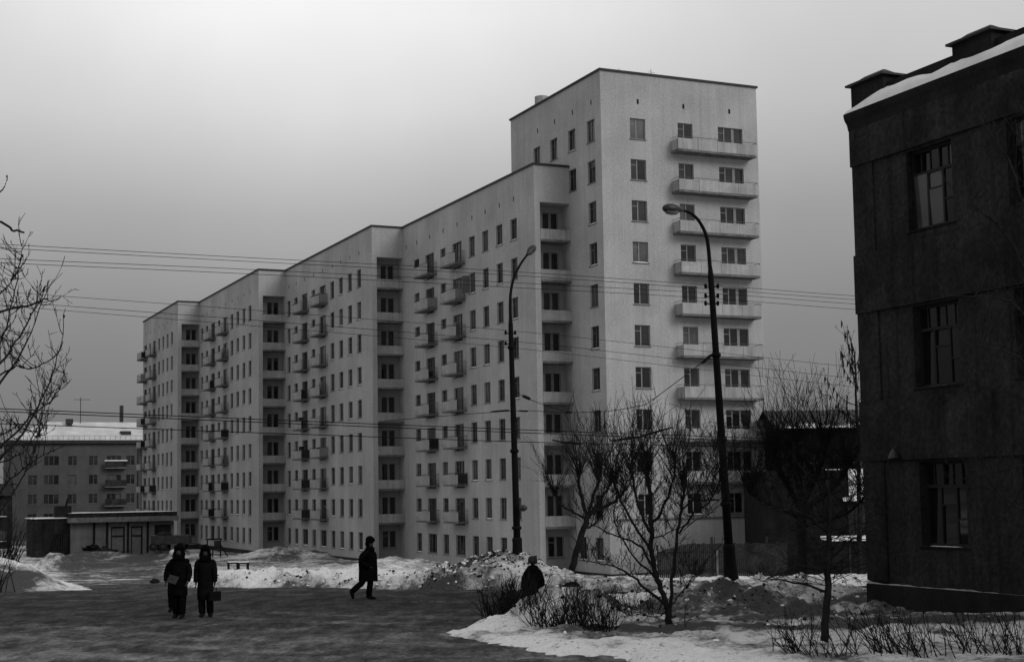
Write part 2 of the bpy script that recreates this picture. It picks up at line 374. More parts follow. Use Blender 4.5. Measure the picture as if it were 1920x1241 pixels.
# ------------------------------------------------------------------ windows
def wframe(w, h, bars, transoms=(), d=.07, t=.055):
    """frame in the XZ plane facing -Y; bars = mullion positions; transoms = (x0, x1, z)"""
    b = MB()
    b.box(-w/2, -w/2 + t, 0, d, 0, h).box(w/2 - t, w/2, 0, d, 0, h)
    b.box(-w/2 + t, w/2 - t, 0, d, 0, t).box(-w/2 + t, w/2 - t, 0, d, h - t, h)
    for x, bt in bars: b.box(x - bt/2, x + bt/2, .004, d - .004, t, h - t)
    for x0, x1, z in transoms: b.box(x0, x1, .008, d - .008, z - .02, z + .02)
    return b
WIN = {}
def window_kind(kind, w, h, bars, transoms=(), sill=.16, frame=None, t=.055):
    fm = wframe(w, h, bars, transoms, t=t).mesh('window')
    fm.materials.append(frame or m_frame)
    edges = [-w/2] + [x for x, _ in bars] + [w/2]; panes = []
    for a, c in zip(edges, edges[1:]):
        pm = MB().box(a + .015, c - .015, .034, .046, .02, h - .02).mesh('pane'); pm.materials.append(G_DARK); panes.append(pm)
    sm = MB().box(-w/2 - .06, w/2 + .06, -sill - .02, .0, -.07, -.02).mesh('sill'); sm.materials.append(m_sill)
    cb = MB(); cb.loft([(0, -sill * .5, -.02, w/2 + .03, sill * .48), (0, -sill * .5, .03, w/2 - .02, sill * .40), (0, -sill * .5, .05, w/2 - .25, sill * .2)], 10)
    cm = cb.mesh('sill_snow', True); cm.materials.append(m_snowcap)
    WIN[kind] = (fm, panes, sm, cm)
window_kind('narrow', 1.13, 1.50, [(-.08, .07)], [(-.5, -.12, 1.08)])
window_kind('wide', 1.86, 1.50, [(-.38, .07), (.30, .07)], [(-.87, -.42, 1.08)])
window_kind('door', 1.86, 2.05, [(-.38, .07), (.30, .07)], [(-.87, -.42, 1.6)], sill=.03)
window_kind('loggia', 1.20, 1.75, [(0, .20)], [], sill=.03, frame=m_framel)
window_kind('loggia_low', 1.20, 1.42, [(0, .17)], [(-.54, -.08, 1.0)], frame=m_framel)
window_kind('square', 1.18, 1.40, [(-.08, .08)], [(-.53, -.12, 1.02)], frame=m_framel)
window_kind('balcony2', 1.18, 1.95, [(-.06, .08)], [(-.53, -.10, 1.55)], sill=.03, frame=m_framel)
window_kind('triple', 2.0, 1.95, [(-.46, .08), (.24, .22)], [(-.95, -.50, 1.55)], sill=.03, frame=m_framel)
window_kind('far_small', 1.25, 1.40, [(.08, .07)], [(.1, .57, 1.0)])
window_kind('far_wide', 2.1, 1.40, [(-.35, .07), (.35, .07)])
def pick_pane(r, tone):
    if tone == 'dark': return G_DARK if r < .80 else G_MID
    if tone == 'tower': return G_DARK if r < .42 else G_MID if r < .78 else G_CURT if r < .95 else G_SKY
    return G_DARK if r < .45 else G_MID if r < .82 else G_CURT
def add_window(parent, kind, loc, rz, tone='mid', snow=.3, same=False):
    fm, panes, sm, cm = WIN[kind]
    f = place('window', fm, None, parent, loc, rz)
    g0 = pick_pane(rnd.random(), tone)
    for pm in panes:
        p = place('pane', pm, None, f); p.rotation_euler = (rnd.gauss(0, .008), 0, rnd.gauss(0, .010)); setmat(p, g0 if (same or rnd.random() < .6) else pick_pane(rnd.random(), tone))
    place('sill', sm, None, f)
    if rnd.random() < snow: place('sill_snow', cm, None, f)
    return f

def facade(mb, O, S_, N_, s0, s1, z0, z1, holes, depth):
    """a wall in the plane through O along S_ with real openings; N_ points outward"""
    O, S_, N_ = Vector(O), Vector(S_), Vector(N_)
    ss = sorted({round(x, 4) for x in [s0, s1] + [h[0] for h in holes] + [h[1] for h in holes]})
    zs = sorted({round(x, 4) for x in [z0, z1] + [h[2] for h in holes] + [h[3] for h in holes]})
    P = lambda s, z, d=0: tuple(O + S_ * s - N_ * d + Vector((0, 0, z)))
    hs = set()
    for a, b, c, d in holes:
        for i in range(len(ss) - 1):
            if ss[i] >= a - 1e-4 and ss[i+1] <= b + 1e-4:
                for j in range(len(zs) - 1):
                    if zs[j] >= c - 1e-4 and zs[j+1] <= d + 1e-4: hs.add((i, j))
    idx = {}
    def V(i, j):
        if (i, j) not in idx: idx[(i, j)] = len(mb.v); mb.v.append(P(ss[i], zs[j]))
        return idx[(i, j)]
    for i in range(len(ss) - 1):
        for j in range(len(zs) - 1):
            if (i, j) not in hs: mb.f.append((V(i, j), V(i+1, j), V(i+1, j+1), V(i, j+1)))
    for a, b, c, d in holes:
        mb.quad(P(a, c), P(a, d), P(a, d, depth), P(a, c, depth)); mb.quad(P(b, c), P(b, d), P(b, d, depth), P(b, c, depth))
        mb.quad(P(a, c), P(b, c), P(b, c, depth), P(a, c, depth)); mb.quad(P(a, d), P(b, d), P(b, d, depth), P(a, d, depth))

# ------------------------------------------------------------------ the apartment blocks
ZP, ZR9, ZR11, FH = -2.48, 25.31, 30.92, 2.8
wtop = lambda k: 19.32 + FH * (k - 8)
slab = lambda k: 20.00 + FH * (k - 9)
COLS = [('narrow', 3.46), ('narrow', 5.97), ('narrow', 8.53), ('narrow', 11.06), ('wide', 14.0), ('narrow', 16.93), ('wide', 19.83), ('narrow', 22.76), ('narrow', 25.3)]
WW = {'narrow': 1.13, 'wide': 1.86}
slab_me = MB().box(-.84, 0, 0, 2.95, 0, .13).mesh('balcony'); slab_me.materials.append(m_conc)
fp_me = MB().box(-.83, -.80, .01, 2.94, .15, .86).mesh('front_panel'); fp_me.materials.append(m_panel)
def rail_mesh(solid):
    b = MB()
    for y in (.02, 2.93):
        b.box(-.82, -.79, y - .015, y + .015, .13, 1.0)
        b.box(-.80, -.01, y - .012, y + .012, .96, .99)
        b.box(-.80, -.01, y - .010, y + .010, .20, .225)
        for k in range(1, 8): b.box(-.80 + k * .1, -.788 + k * .1, y - .006, y + .006, .22, .96)
    b.box(-.825, -.795, .02, 2.93, .96, .99)
    return b.mesh('railing')
rail_me = rail_mesh(False); rail_me.materials.append(m_rail)
endp_me = MB().box(-.79, -.02, .035, .055, .16, .92).mesh('end_panel'); endp_me.materials.append(m_panel)
vent_me = MB().box(-.012, .05, -.06, .06, 0, .34).mesh('vent_opening'); vent_me.materials.append(m_dark)
vent_end_me = MB().box(-.075, .075, -.012, .05, 0, .32).mesh('vent_opening'); vent_end_me.materials.append(m_dark)
def block(name, label, u0, v0, Lu, step):
    """nine storeys; local x = street grid v, y = grid u; long side x = 0, short stepped end y = 0 with loggias"""
    root = empty(name, wp(u0, v0, ZP - 1.2), GRID); tag(root, label, 'apartment block', 'joined nine-storey blocks stepping back')
    oz = ZP - 1.2
    wm = MB(); holes = []; wins = []
    for k in range(1, 10):
        for kind, y in COLS:
            if y + 1.0 > Lu: continue
            zt = wtop(k); hh = 2.05 if (kind == 'wide' and k > 1) else 1.5
            holes.append((y - WW[kind]/2, y + WW[kind]/2, zt - hh - oz, zt - oz))
            wins.append(('door' if (kind == 'wide' and k > 1) else kind, y, zt - hh - oz, k))
    facade(wm, (0, 0, 0), (0, 1, 0), (-1, 0, 0), 0, Lu, ZP - oz, ZR9 - oz, holes, .15)
    LX0, LX1, LD = .42, step - .012, 1.2
    zh = 22.72 - oz
    facade(wm, (0, 0, 0), (1, 0, 0), (0, -1, 0), 0, step, ZP - oz, ZR9 - oz, [(LX0, LX1, ZP - oz, zh)], LD)
    o = 12.0                                          # closing walls and roof deck, out of the photograph's sight
    wm.quad((o, 0, ZP - oz), (o, Lu, ZP - oz), (o, Lu, ZR9 - oz), (o, 0, ZR9 - oz)); wm.quad((0, Lu, ZP - oz), (o, Lu, ZP - oz), (o, Lu, ZR9 - oz), (0, Lu, ZR9 - oz))
    wm.quad((0, 0, ZR9 - oz - .02), (o, 0, ZR9 - oz - .02), (o, Lu, ZR9 - oz - .02), (0, Lu, ZR9 - oz - .02))
    wall = wm.build('wall', m_wall, root)
    bh = []; bw_ = []
    for k in range(1, 10):
        zt = 22.26 + FH * (k - 9) - oz; hh = 1.75 if k > 1 else 1.42
        bh.append((1.17, 2.37, zt - hh, zt)); bw_.append(('loggia' if k > 1 else 'loggia_low', 1.77, zt - hh, k))
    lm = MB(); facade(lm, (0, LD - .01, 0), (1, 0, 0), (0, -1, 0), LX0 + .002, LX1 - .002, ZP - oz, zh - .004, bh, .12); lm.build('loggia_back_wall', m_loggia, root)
    MB().box(-.05, .02, -.05, Lu, -.6, ZP - oz).box(.02, step, -.05, .02, -.6, ZP - oz).build('plinth', m_plinth, root)
    MB().box(-.10, .06, -.10, Lu + .05, ZR9 - oz - .04, ZR9 - oz + .10).box(.06, step - .02, -.10, .06, ZR9 - oz - .04, ZR9 - oz + .10).build('roof_flashing', m_flash, root)
    for kind, y, zb, k in wins: add_window(root, kind, (.13, y, zb), -math.pi/2, 'mid', .0 if kind == 'door' else .40)
    for kind, x, zb, k in bw_: add_window(root, kind, (x, LD + .09, zb), 0, 'dark' if k < 9 else 'mid', 0, True)
    for k in range(2, 10):
        zs = slab(k) - oz
        MB().box(LX0 + .004, LX1 - .004, -.05, LD - .015, zs, zs + .15).build('loggia_slab', m_conc, root)
        MB().box(LX0 + .010, LX1 - .008, -.03, .04, zs + .155, zs + .86).build('loggia_parapet', m_panel, root)
    for y0 in (12.4, 18.24):
        if y0 + 2.9 > Lu + .3: continue
        for k in range(2, 10):
            b = place('balcony', slab_me, None, root, (0, y0, slab(k) + .22 - oz), 0)
            place('front_panel', fp_me, None, b); place('railing', rail_me, None, b)
            if rnd.random() < .26: setmat(place('end_panel', endp_me, None, b), rnd.choice([m_board, m_oldwood, m_panel]))
    for kind, y in COLS:
        if y + .3 < Lu: place('vent_opening', vent_me, None, root, (0, y - .1, 23.35 - oz))
    return root
UA, VA = 89.92, 42.82
first = block('apartment_block', 'pale nine-storey block joined directly to the taller end tower', UA, VA, 26.07, 2.72)
oc = MB().box(-.55, 0, -.02, .02, 0, 1.3).build('open_casement', m_frame, first); oc.location = (.0, 11.6, 17.9 - ZP + 1.2); oc.rotation_euler = (0, 0, -.35)
dc = MB().tube([(-.02, 0, 0), (.1, 0, 0)], .42, 14).build('round_hole_disc', m_dark, first); dc.location = (0, 22.76, 21.65 - ZP + 1.2)  # dark disc stands in for the shade inside a black round hole
block('apartment_block', 'pale nine-storey block, second in the row counting from the tower', 115.99, 40.08, 26.49, 2.74)
block('apartment_block', 'pale nine-storey block, third in the row counting from the tower', 142.48, 37.35, 26.54, 2.73)
block('apartment_block', 'farthest pale nine-storey block, at the left end above the low shed', 169.02, 34.85, 21.46, 2.50)

def tower():
    u0, v0, WV, LU = 85.08, 45.54, 12.39, 14.45
    oz = ZP - 1.2; root = empty('apartment_tower', wp(u0, v0, oz), GRID)
    tag(root, 'pale eleven-storey end tower with long balconies, tallest of the row', 'apartment block')
    wm = MB(); lh, lw = [], []; eh, ew = [], []
    for k in range(1, 12):
        zt = wtop(k) + .12 - oz
        for j, y in enumerate((1.48, 4.33, 7.15, 9.97)):
            if j and k < 10: continue
            lh.append((y - .565, y + .565, zt - 1.5, zt)); lw.append(('narrow', y, zt - 1.5))
        eh.append((2.2, 3.38, zt - 1.40, zt)) if k > 1 else None
        if k > 1:
            ew.append(('square', 2.79, zt - 1.40, k))
            hh = 1.95 if k > 2 else 1.40
            eh.append((5.92, 7.10, zt - hh, zt)); eh.append((9.15, 11.15, zt - hh, zt))
            ew.append(('balcony2' if k > 2 else 'square', 6.51, zt - hh, k)); ew.append(('triple' if k > 2 else 'far_wide_t', 10.15, zt - hh, k))
    zt = wtop(1) + .12 - oz; lh.append((3.35, 4.48, zt - 1.5, zt)); lw.append(('narrow', 3.915, zt - 1.5))
    facade(wm, (0, 0, 0), (0, 1, 0), (-1, 0, 0), 0, LU, ZP - oz, ZR11 - oz, lh, .15)
    facade(wm, (0, 0, 0), (1, 0, 0), (0, -1, 0), 0, WV, ZP - oz, ZR11 - oz, eh, .13)
    wm.quad((WV, 0, ZP - oz), (WV, LU, ZP - oz), (WV, LU, ZR11 - oz), (WV, 0, ZR11 - oz)); wm.quad((0, LU, ZP - oz), (WV, LU, ZP - oz), (WV, LU, ZR11 - oz), (0, LU, ZR11 - oz))
    zr = ZR11 - oz; wm.quad((0, 0, zr - .02), (WV, 0, zr - .02), (WV, LU, zr - .02), (0, LU, zr - .02))
    wm.build('wall', m_wall, root)
    MB().box(-.05, .02, -.05, LU, -.6, ZP - oz).box(.02, WV + .05, -.05, .02, -.6, ZP - oz).build('plinth', m_plinth, root)
    MB().box(-.10, .06, -.10, LU + .08, zr - .04, zr + .10).box(.06, WV + .10, -.10, .06, zr - .04, zr + .10).box(WV - .05, WV + .10, .06, LU, zr - .04, zr + .10).build('roof_flashing', m_flash, root)
    window_kind('far_wide_t', 2.0, 1.40, [(-.46, .08), (.24, .22)], [(-.95, -.50, 1.0)], frame=m_framel)
    for kind, y, zb in lw: add_window(root, kind, (.13, y, zb), -math.pi/2, 'mid', .5)
    for kind, x, zb, k in ew: add_window(root, kind, (x, .11, zb), 0, 'tower' if k > 8 else 'mid' if k > 5 else 'dark', .15 if kind == 'square' else 0)
    X0, X1, PR = 5.33, 11.62, .97
    for k in range(3, 12):
        zs = slab(k) + .05 - oz
        b = MB().box(X0, X1, -PR, 0, zs, zs + .13).build('balcony', m_conc, root)
        n = 4; w = (X1 - X0) / n
        for i in range(n):
            MB().box(X0 + i * w + .012, X0 + (i + 1) * w - .012, -PR - .012, -PR + .02, zs + .15, zs + .88 + rnd.uniform(-.012, .012)).build('front_panel', m_panel, b)
        for x in (X0 + .01, X1 - .04): MB().box(x, x + .03, -PR + .03, -.02, zs + .15, zs + .86).build('end_panel', m_panel, b)
        r = MB()
        r.box(X0, X1, -PR - .01, -PR + .02, zs + 1.0, zs + 1.03)
        for x in (X0 + .01, X1 - .03): r.box(x, x + .02, -PR + .02, -.01, zs + 1.0, zs + 1.025)
        for i in range(n + 1): r.box(X0 + i * w - .012 + (.014 if i == 0 else -.014 if i == n else 0), X0 + i * w + .012 + (.014 if i == 0 else -.014 if i == n else 0), -PR + .022, -PR + .045, zs + .14, zs + 1.0)
        r.build('railing', m_rail, b)
    MB().box(.3, WV - .02, -.10, 0, .95 - oz, 1.06 - oz).build('string_ledge', m_conc, root)
    for x in (2.85, 6.42, 10.12): place('vent_opening', vent_end_me, None, root, (x, 0, 28.85 - oz))
    for y in (1.35, 4.15, 6.95, 9.75): place('vent_opening', vent_me, None, root, (0, y, 28.85 - oz))
    d = MB(); d.loft([(1.5, 12.1, zr, .52, .52), (1.5, 12.1, zr + 1.35, .52, .52), (1.5, 12.1, zr + 1.35, .46, .46), (1.5, 12.1, zr + 1.25, .45, .45)], 20); d.build('roof_drum', m_panel, root)
    for x, h in ((1.9, .5), (2.4, .35), (4.4, .7)):
        a = MB(); a.tube([(x, .8, zr - .1), (x, .8, zr + h)], .018, 5); a.tube([(x - .25, .8, zr + h * .7), (x + .3, .8, zr + h * .7)], .012, 4); a.build('antenna', m_iron, root)
tower()

# ------------------------------------------------------------------ the dark house on the right
def dark_house():
    UK, VK, oz = 28.12, 21.87, -.6
    root = empty('dark_house', wp(UK, VK, oz), GRID); tag(root, 'dark stuccoed three-storey house with snowy cornice at right edge', 'house')
    LEN, DEP = 22.0, 9.0
    H = lambda z: z + Z0 - oz                      # heights measured from the eye
    wm = MB(); holes = []; wins = []
    cu_ = [-(UK - 25.48) - 3.15 * i for i in range(6)]     # window centres, y measured towards the viewer
    ZT, ZB = (7.50, 3.97, .50), (5.69, 2.15, -1.36)
    for zt, zb in zip(ZT, ZB):
        for y in cu_: holes.append((y - .74, y + .74, H(zb), H(zt))); wins.append((y, H(zb), zt - zb))
    facade(wm, (0, 0, 0), (0, 1, 0), (-1, 0, 0), -LEN, 0, 0, H(8.5), holes, .22)
    wm.quad((0, 0, 0), (DEP, 0, 0), (DEP, 0, H(8.5)), (0, 0, H(8.5))); wm.quad((DEP, 0, 0), (DEP, -LEN, 0), (DEP, -LEN, H(8.5)), (DEP, 0, H(8.5)))
    wm.quad((0, -LEN, 0), (DEP, -LEN, 0), (DEP, -LEN, H(8.5)), (0, -LEN, H(8.5)))
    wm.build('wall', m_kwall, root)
    for z0, z1 in ((7.56, 8.44), (4.03, 5.42), (.56, 1.95)):           # plaster bands between the storeys
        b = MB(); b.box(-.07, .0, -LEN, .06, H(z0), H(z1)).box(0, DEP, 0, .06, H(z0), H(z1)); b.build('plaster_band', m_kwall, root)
    for z0, z1 in ((5.42, 7.56), (1.95, 4.03), (-2.2, .56)):
        MB().box(-.035, 0, -.72, .035, H(z0), H(z1)).build('corner_pilaster', m_kwall, root)
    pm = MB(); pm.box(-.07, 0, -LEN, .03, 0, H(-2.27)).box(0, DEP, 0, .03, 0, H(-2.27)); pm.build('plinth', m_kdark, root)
    ls = MB(); n = 220; b0 = 0                     # thin snow lying along the plinth ledge
    for i in range(n + 1):
        y = -LEN + LEN * i / n; tq = max(0.0, float(fbm(np.array(y * 1.7), np.array(2.), 5)) - .36)
        ls.v += [(-.068, y, H(-2.27) + .001), (-.055 + .02 * rnd.random(), y, H(-2.27) + .002 + .11 * tq), (-.038, y, H(-2.27) + .0015)]
    for i in range(n):
        for k in range(2): o = i * 3 + k; ls.f.append((o, o + 1, o + 4, o + 3))
    ls.build('ledge_snow', mat('dirty_ledge_snow', .20, .9, .35, 3), root)
    cm = MB()
    prof = [(0, 8.38), (-.075, 8.445), (-.08, 8.50), (-.095, 8.60), (-.13, 8.70), (-.145, 8.80), (-.145, 8.86), (0, 8.86)]
    for (x0, z0), (x1, z1) in zip(prof, prof[1:]):
        cm.quad((x0, -LEN, H(z0)), (x0, -x0, H(z0)), (x1, -x1, H(z1)), (x1, -LEN, H(z1)))
        cm.quad((x0, -x0, H(z0)), (DEP, -x0, H(z0)), (DEP, -x1, H(z1)), (x1, -x1, H(z1)))
    cm.build('cornice', m_kdark, root)
    pw = MB(); pw.box(.10, .40, -LEN, -.02, H(8.86), H(9.34)); pw.box(.40, DEP, -.32, -.02, H(8.86), H(9.34)); pw.build('parapet', m_kdark, root)
    MB().box(.40, DEP, -LEN, -.32, H(8.70), H(8.84)).build('roof', m_kdark, root)
    for i in range(6):                              # pedestals with sheet caps
        y = -.62 - 3.55 * i
        p = MB().box(-.02, .50, y - .60, y + .60, H(8.87), H(9.50)).build('pedestal', m_kdark, root)
        c = MB(); a = .10
        c.box(-.02 - a, .50 + a, y - .60 - a, y + .60 + a, H(9.50), H(9.55))
        z0, z1 = H(9.55), H(9.72); q = [(-.02 - a + .1, y - .6 - a + .1), (.5 + a - .1, y - .6 - a + .1), (.5 + a - .1, y + .6 + a - .1), (-.02 - a + .1, y + .6 + a - .1)]; ap = [(.2, y - .35), (.28, y - .35), (.28, y + .35), (.2, y + .35)]
        for k in range(4): k2 = (k + 1) % 4; c.quad((*q[k], z0), (*q[k2], z0), (*ap[k2], z1), (*ap[k], z1))
        c.poly([(*t, z1) for t in ap]); c.build('pedestal_cap', m_flash, p)
    sn = MB(); ns = 140; rows = []                   # snow bank on the cornice
    for i in range(ns + 1):
        y = -LEN + (LEN + .11) * i / ns; t = float(fbm(np.array(y * .55), np.array(7.), 3)); dep = .10 + .24 * max(0, (t - .25)) * 2
        per = (y + .62) % 3.55; 
        if y > -1.3: dep = .06 + .30 * sst(np.array((-y + .3) / 1.6))
        rows.append([(-.135, y, H(8.862)), (-.125 + .02 * t, y, H(8.88 + dep * .3)), (-.06, y, H(8.90 + dep * .7)), (.095, y, H(8.90 + dep))])
    b0 = len(sn.v)
    for r in rows: sn.v += r
    for i in range(ns):
        for k in range(3): o = b0 + i * 4 + k; sn.f.append((o, o + 1, o + 5, o + 4))
    sn.f.append(tuple(b0 + ns * 4 + k for k in range(4)))
    sn.build('cornice_snow', m_snowcap, root, True)
    # windows: a barred top light over three casements
    w, h = 1.48, 1.81
    fm = wframe(w, h, [], d=.09, t=.06)
    fm.box(-w/2 + .06, w/2 - .06, .004, .085, 1.24, 1.31)
    for x in (-.25, .25): fm.box(x - .03, x + .03, .006, .08, .06, 1.24)
    for x in (-.44, -.15, .15, .44): fm.box(x - .015, x + .015, .010, .07, 1.31, h - .06)
    fm.box(-.22, .22, .012, .07, .86, .90); fm.box(.28, w/2 - .06, .012, .07, .56, .60)
    fme = fm.mesh('window'); fme.materials.append(m_kframe)
    rects = [(-.68, -.28, .06, 1.24), (-.22, .22, .06, .86), (-.22, .22, .90, 1.24), (.28, .68, .06, .56), (.28, .68, .60, 1.24), (-.68, -.44, 1.31, 1.75), (-.44, -.15, 1.31, 1.75), (-.15, .15, 1.31, 1.75), (.15, .44, 1.31, 1.75), (.44, .68, 1.31, 1.75)]
    pmes = []
    for a, b, c, d in rects:
        q = MB().box(a - .01, b + .01, .04, .05, c - .01, d + .01).mesh('pane'); q.materials.append(G_MID); pmes.append(q)
    gk = mat('pane_old_house', .006, .03, .4, .9, 0, 1, .3); gk2 = glass('pane_old_curtain', .05, .08)
    sme = MB().box(-.82, .82, -.16, 0, -.08, -.02).mesh('sill'); sme.materials.append(m_kdark)
    sc = MB(); sc.loft([(-.06, -.07, -.02, .68, .06), (-.06, -.07, -.005, .60, .04), (-.1, -.07, .008, .4, .02)], 12); sce = sc.mesh('sill_snow', True); sce.materials.append(m_snowcap)
    for y, zb, hh in wins:
        f = place('window', fme, None, root, (.16, y, zb), -math.pi/2)
        f.scale = (1, 1, hh / 1.81)
        for q in pmes:
            pp = setmat(place('pane', q, None, f), gk2 if rnd.random() < .25 and zb > H(3) else gk); pp.rotation_euler = (rnd.gauss(0, .02), 0, rnd.gauss(0, .02))
        place('sill', sme, None, f); place('sill_snow', sce, None, f)
    lm = MB(); lm.tube([(-.005, -1.3, H(.80)), (-.12, -1.3, H(.86)), (-.2, -1.3, H(.80))], .02, 6); lm.loft([(-.2, -1.3, H(.56), .03, .03), (-.2, -1.3, H(.60), .13, .13), (-.2, -1.3, H(.72), .09, .09), (-.2, -1.3, H(.80), .03, .03)], 12); lm.build('wall_lamp', m_lamp, root)
dark_house()

# ------------------------------------------------------------------ behind: brick block, sheds, old house
def brick_block():
    p = at(20, 1000, 214); U, V = (-math.sin(GRID) * p.x + math.cos(GRID) * p.y), (math.cos(GRID) * p.x + math.sin(GRID) * p.y)
    oz = -3.6; root = empty('brick_building', wp(U, V, oz), GRID); tag(root, 'grey five-storey brick building with snow-covered hipped roof, far left', 'apartment block')
    WX, DP, ZE = 18.2, 12.0, 14.75
    cols = [('far_small', 2.9), ('far_wide', 5.55), ('far_small', 8.5), ('far_small', 11.5), ('far_wide', 14.5), ('far_small', 16.9)]
    ww = {'far_small': 1.25, 'far_wide': 2.1}; holes = []; wins = []
    for k in range(5):
        zt = 12.75 - 2.8 * k
        for kd, x in cols: holes.append((x - ww[kd]/2, x + ww[kd]/2, zt - 1.4, zt)); wins.append((kd, x, zt - 1.4))
    wm = MB(); facade(wm, (0, 0, 0), (1, 0, 0), (0, -1, 0), 0, WX, 0, ZE, holes, .13)
    wm.quad((0, 0, 0), (0, DP, 0), (0, DP, ZE), (0, 0, ZE)); wm.quad((WX, 0, 0), (WX, DP, 0), (WX, DP, ZE), (WX, 0, ZE)); wm.quad((0, DP, 0), (WX, DP, 0), (WX, DP, ZE), (0, DP, ZE))
    wm.box(WX + .001, WX + 9, 2.5, DP, 0, ZE)
    wm.build('wall', m_brickfar, root)
    for kd, x, zb in wins: add_window(root, kd, (x, .11, zb), 0, 'mid', .1)
    MB().box(-.55, WX + .55, -.6, DP + .6, ZE - .15, ZE + .32).build('eave', m_flash, root)
    rm = MB(); a, b, c, d = (-.6, -.65, ZE + .33), (WX + 10, -.65, ZE + .33), (WX + 10, DP + .6, ZE + .33), (-.6, DP + .6, ZE + .33); e1, e2 = (5.2, DP/2, ZE + 3.3), (WX + 4, DP/2, ZE + 3.3)
    rm.poly([a, b, e2, e1]); rm.poly([b, c, e2]); rm.poly([c, d, e1, e2]); rm.poly([d, a, e1])
    roof = rm.build('roof', mat('far_roof_snow', .46, .9, .18, .5, .3, 3, .1), root)
    MB().box(16.4, 16.9, 6.2, 6.8, ZE + 2.6, ZE + 5.9).build('chimney', m_flash, roof)
    MB().box(8.3, 9.0, 4.4, 5.0, ZE + 2.0, ZE + 3.0).box(8.15, 9.15, 4.25, 5.15, ZE + 3.0, ZE + 3.7).build('ventilation_stack', m_flash, roof)
    MB().box(15.7, 17.2, 1.2, 2.6, ZE + .8, ZE + 1.75).build('dormer', m_flash, roof)
    t = MB(); t.tube([(10.4, 5.6, ZE + 2.8), (10.4, 5.6, ZE + 7.0)], .05, 5); t.tube([(9.4, 5.6, ZE + 6.7), (11.8, 5.6, ZE + 6.7)], .035, 4); t.build('antenna', m_iron, roof)
    r = MB()
    for i in range(26): r.box(-.4 + i * .75, -.36 + i * .75, -.55, -.51, ZE + .33, ZE + .95)
    r.box(-.4, 18.4, -.55, -.51, ZE + .95, ZE + .99); r.build('roof_railing', m_rail, roof)
    for k in (1, 2, 3):
        zs = 12.75 - 2.8 * k + 1.05
        bl = MB().box(13.1, 16.2, -1.0, 0, zs - .14, zs).build('balcony', m_conc, root)
        MB().box(13.1, 16.2, -1.03, -.98, zs + .05, zs + .95).build('front_panel', m_board, bl)
        if k == 1: MB().box(13.0, 16.3, -1.06, -.94, zs + .96, zs + 1.10).build('rail_snow', m_snowcap, bl)
    MB().tube([(WX - .15, -.10, 0), (WX - .15, -.10, ZE - .2)], .09, 6).build('downpipe', m_flash, root)
brick_block()
def far_house():
    p = at(-165, 1010, 175); root = empty('far_house', (p.x, p.y, -3.5), GRID); tag(root, 'dim low house with snowy ledges at the far left edge', 'house')
    holes = []; wins = []
    for k in range(2):
        for x in (1.5, 4.5, 7.5, 10.0): holes.append((x - .62, x + .62, 1.4 + 3 * k, 2.8 + 3 * k)); wins.append((x, 1.4 + 3 * k))
    wm = MB(); facade(wm, (0, 0, 0), (1, 0, 0), (0, -1, 0), 0, 11.2, 0, 6.9, holes, .13); wm.quad((11.2, 0, 0), (11.2, 8, 0), (11.2, 8, 6.9), (11.2, 0, 6.9)); wm.quad((0, 0, 0), (0, 8, 0), (0, 8, 6.9), (0, 0, 6.9)); wm.build('wall', m_kwall, root)
    for x, z in wins: add_window(root, 'far_small', (x, .11, z), 0, 'mid', .6)
    rm = MB(); rm.quad((-.4, -.5, 6.9), (11.6, -.5, 6.9), (11.6, 4, 8.4), (-.4, 4, 8.4)); rm.quad((-.4, 4, 8.4), (11.6, 4, 8.4), (11.6, 8.5, 6.9), (-.4, 8.5, 6.9)); rm.poly([(11.2, -.3, 6.9), (11.2, 8.3, 6.9), (11.2, 4, 8.3)]); rm.build('roof', m_kwall, root)
    for z in (3.6, 6.4): MB().box(.2, 8.3, -.5, 0, z, z + .12).build('snowy_ledge', m_snowcap, root)
far_house()
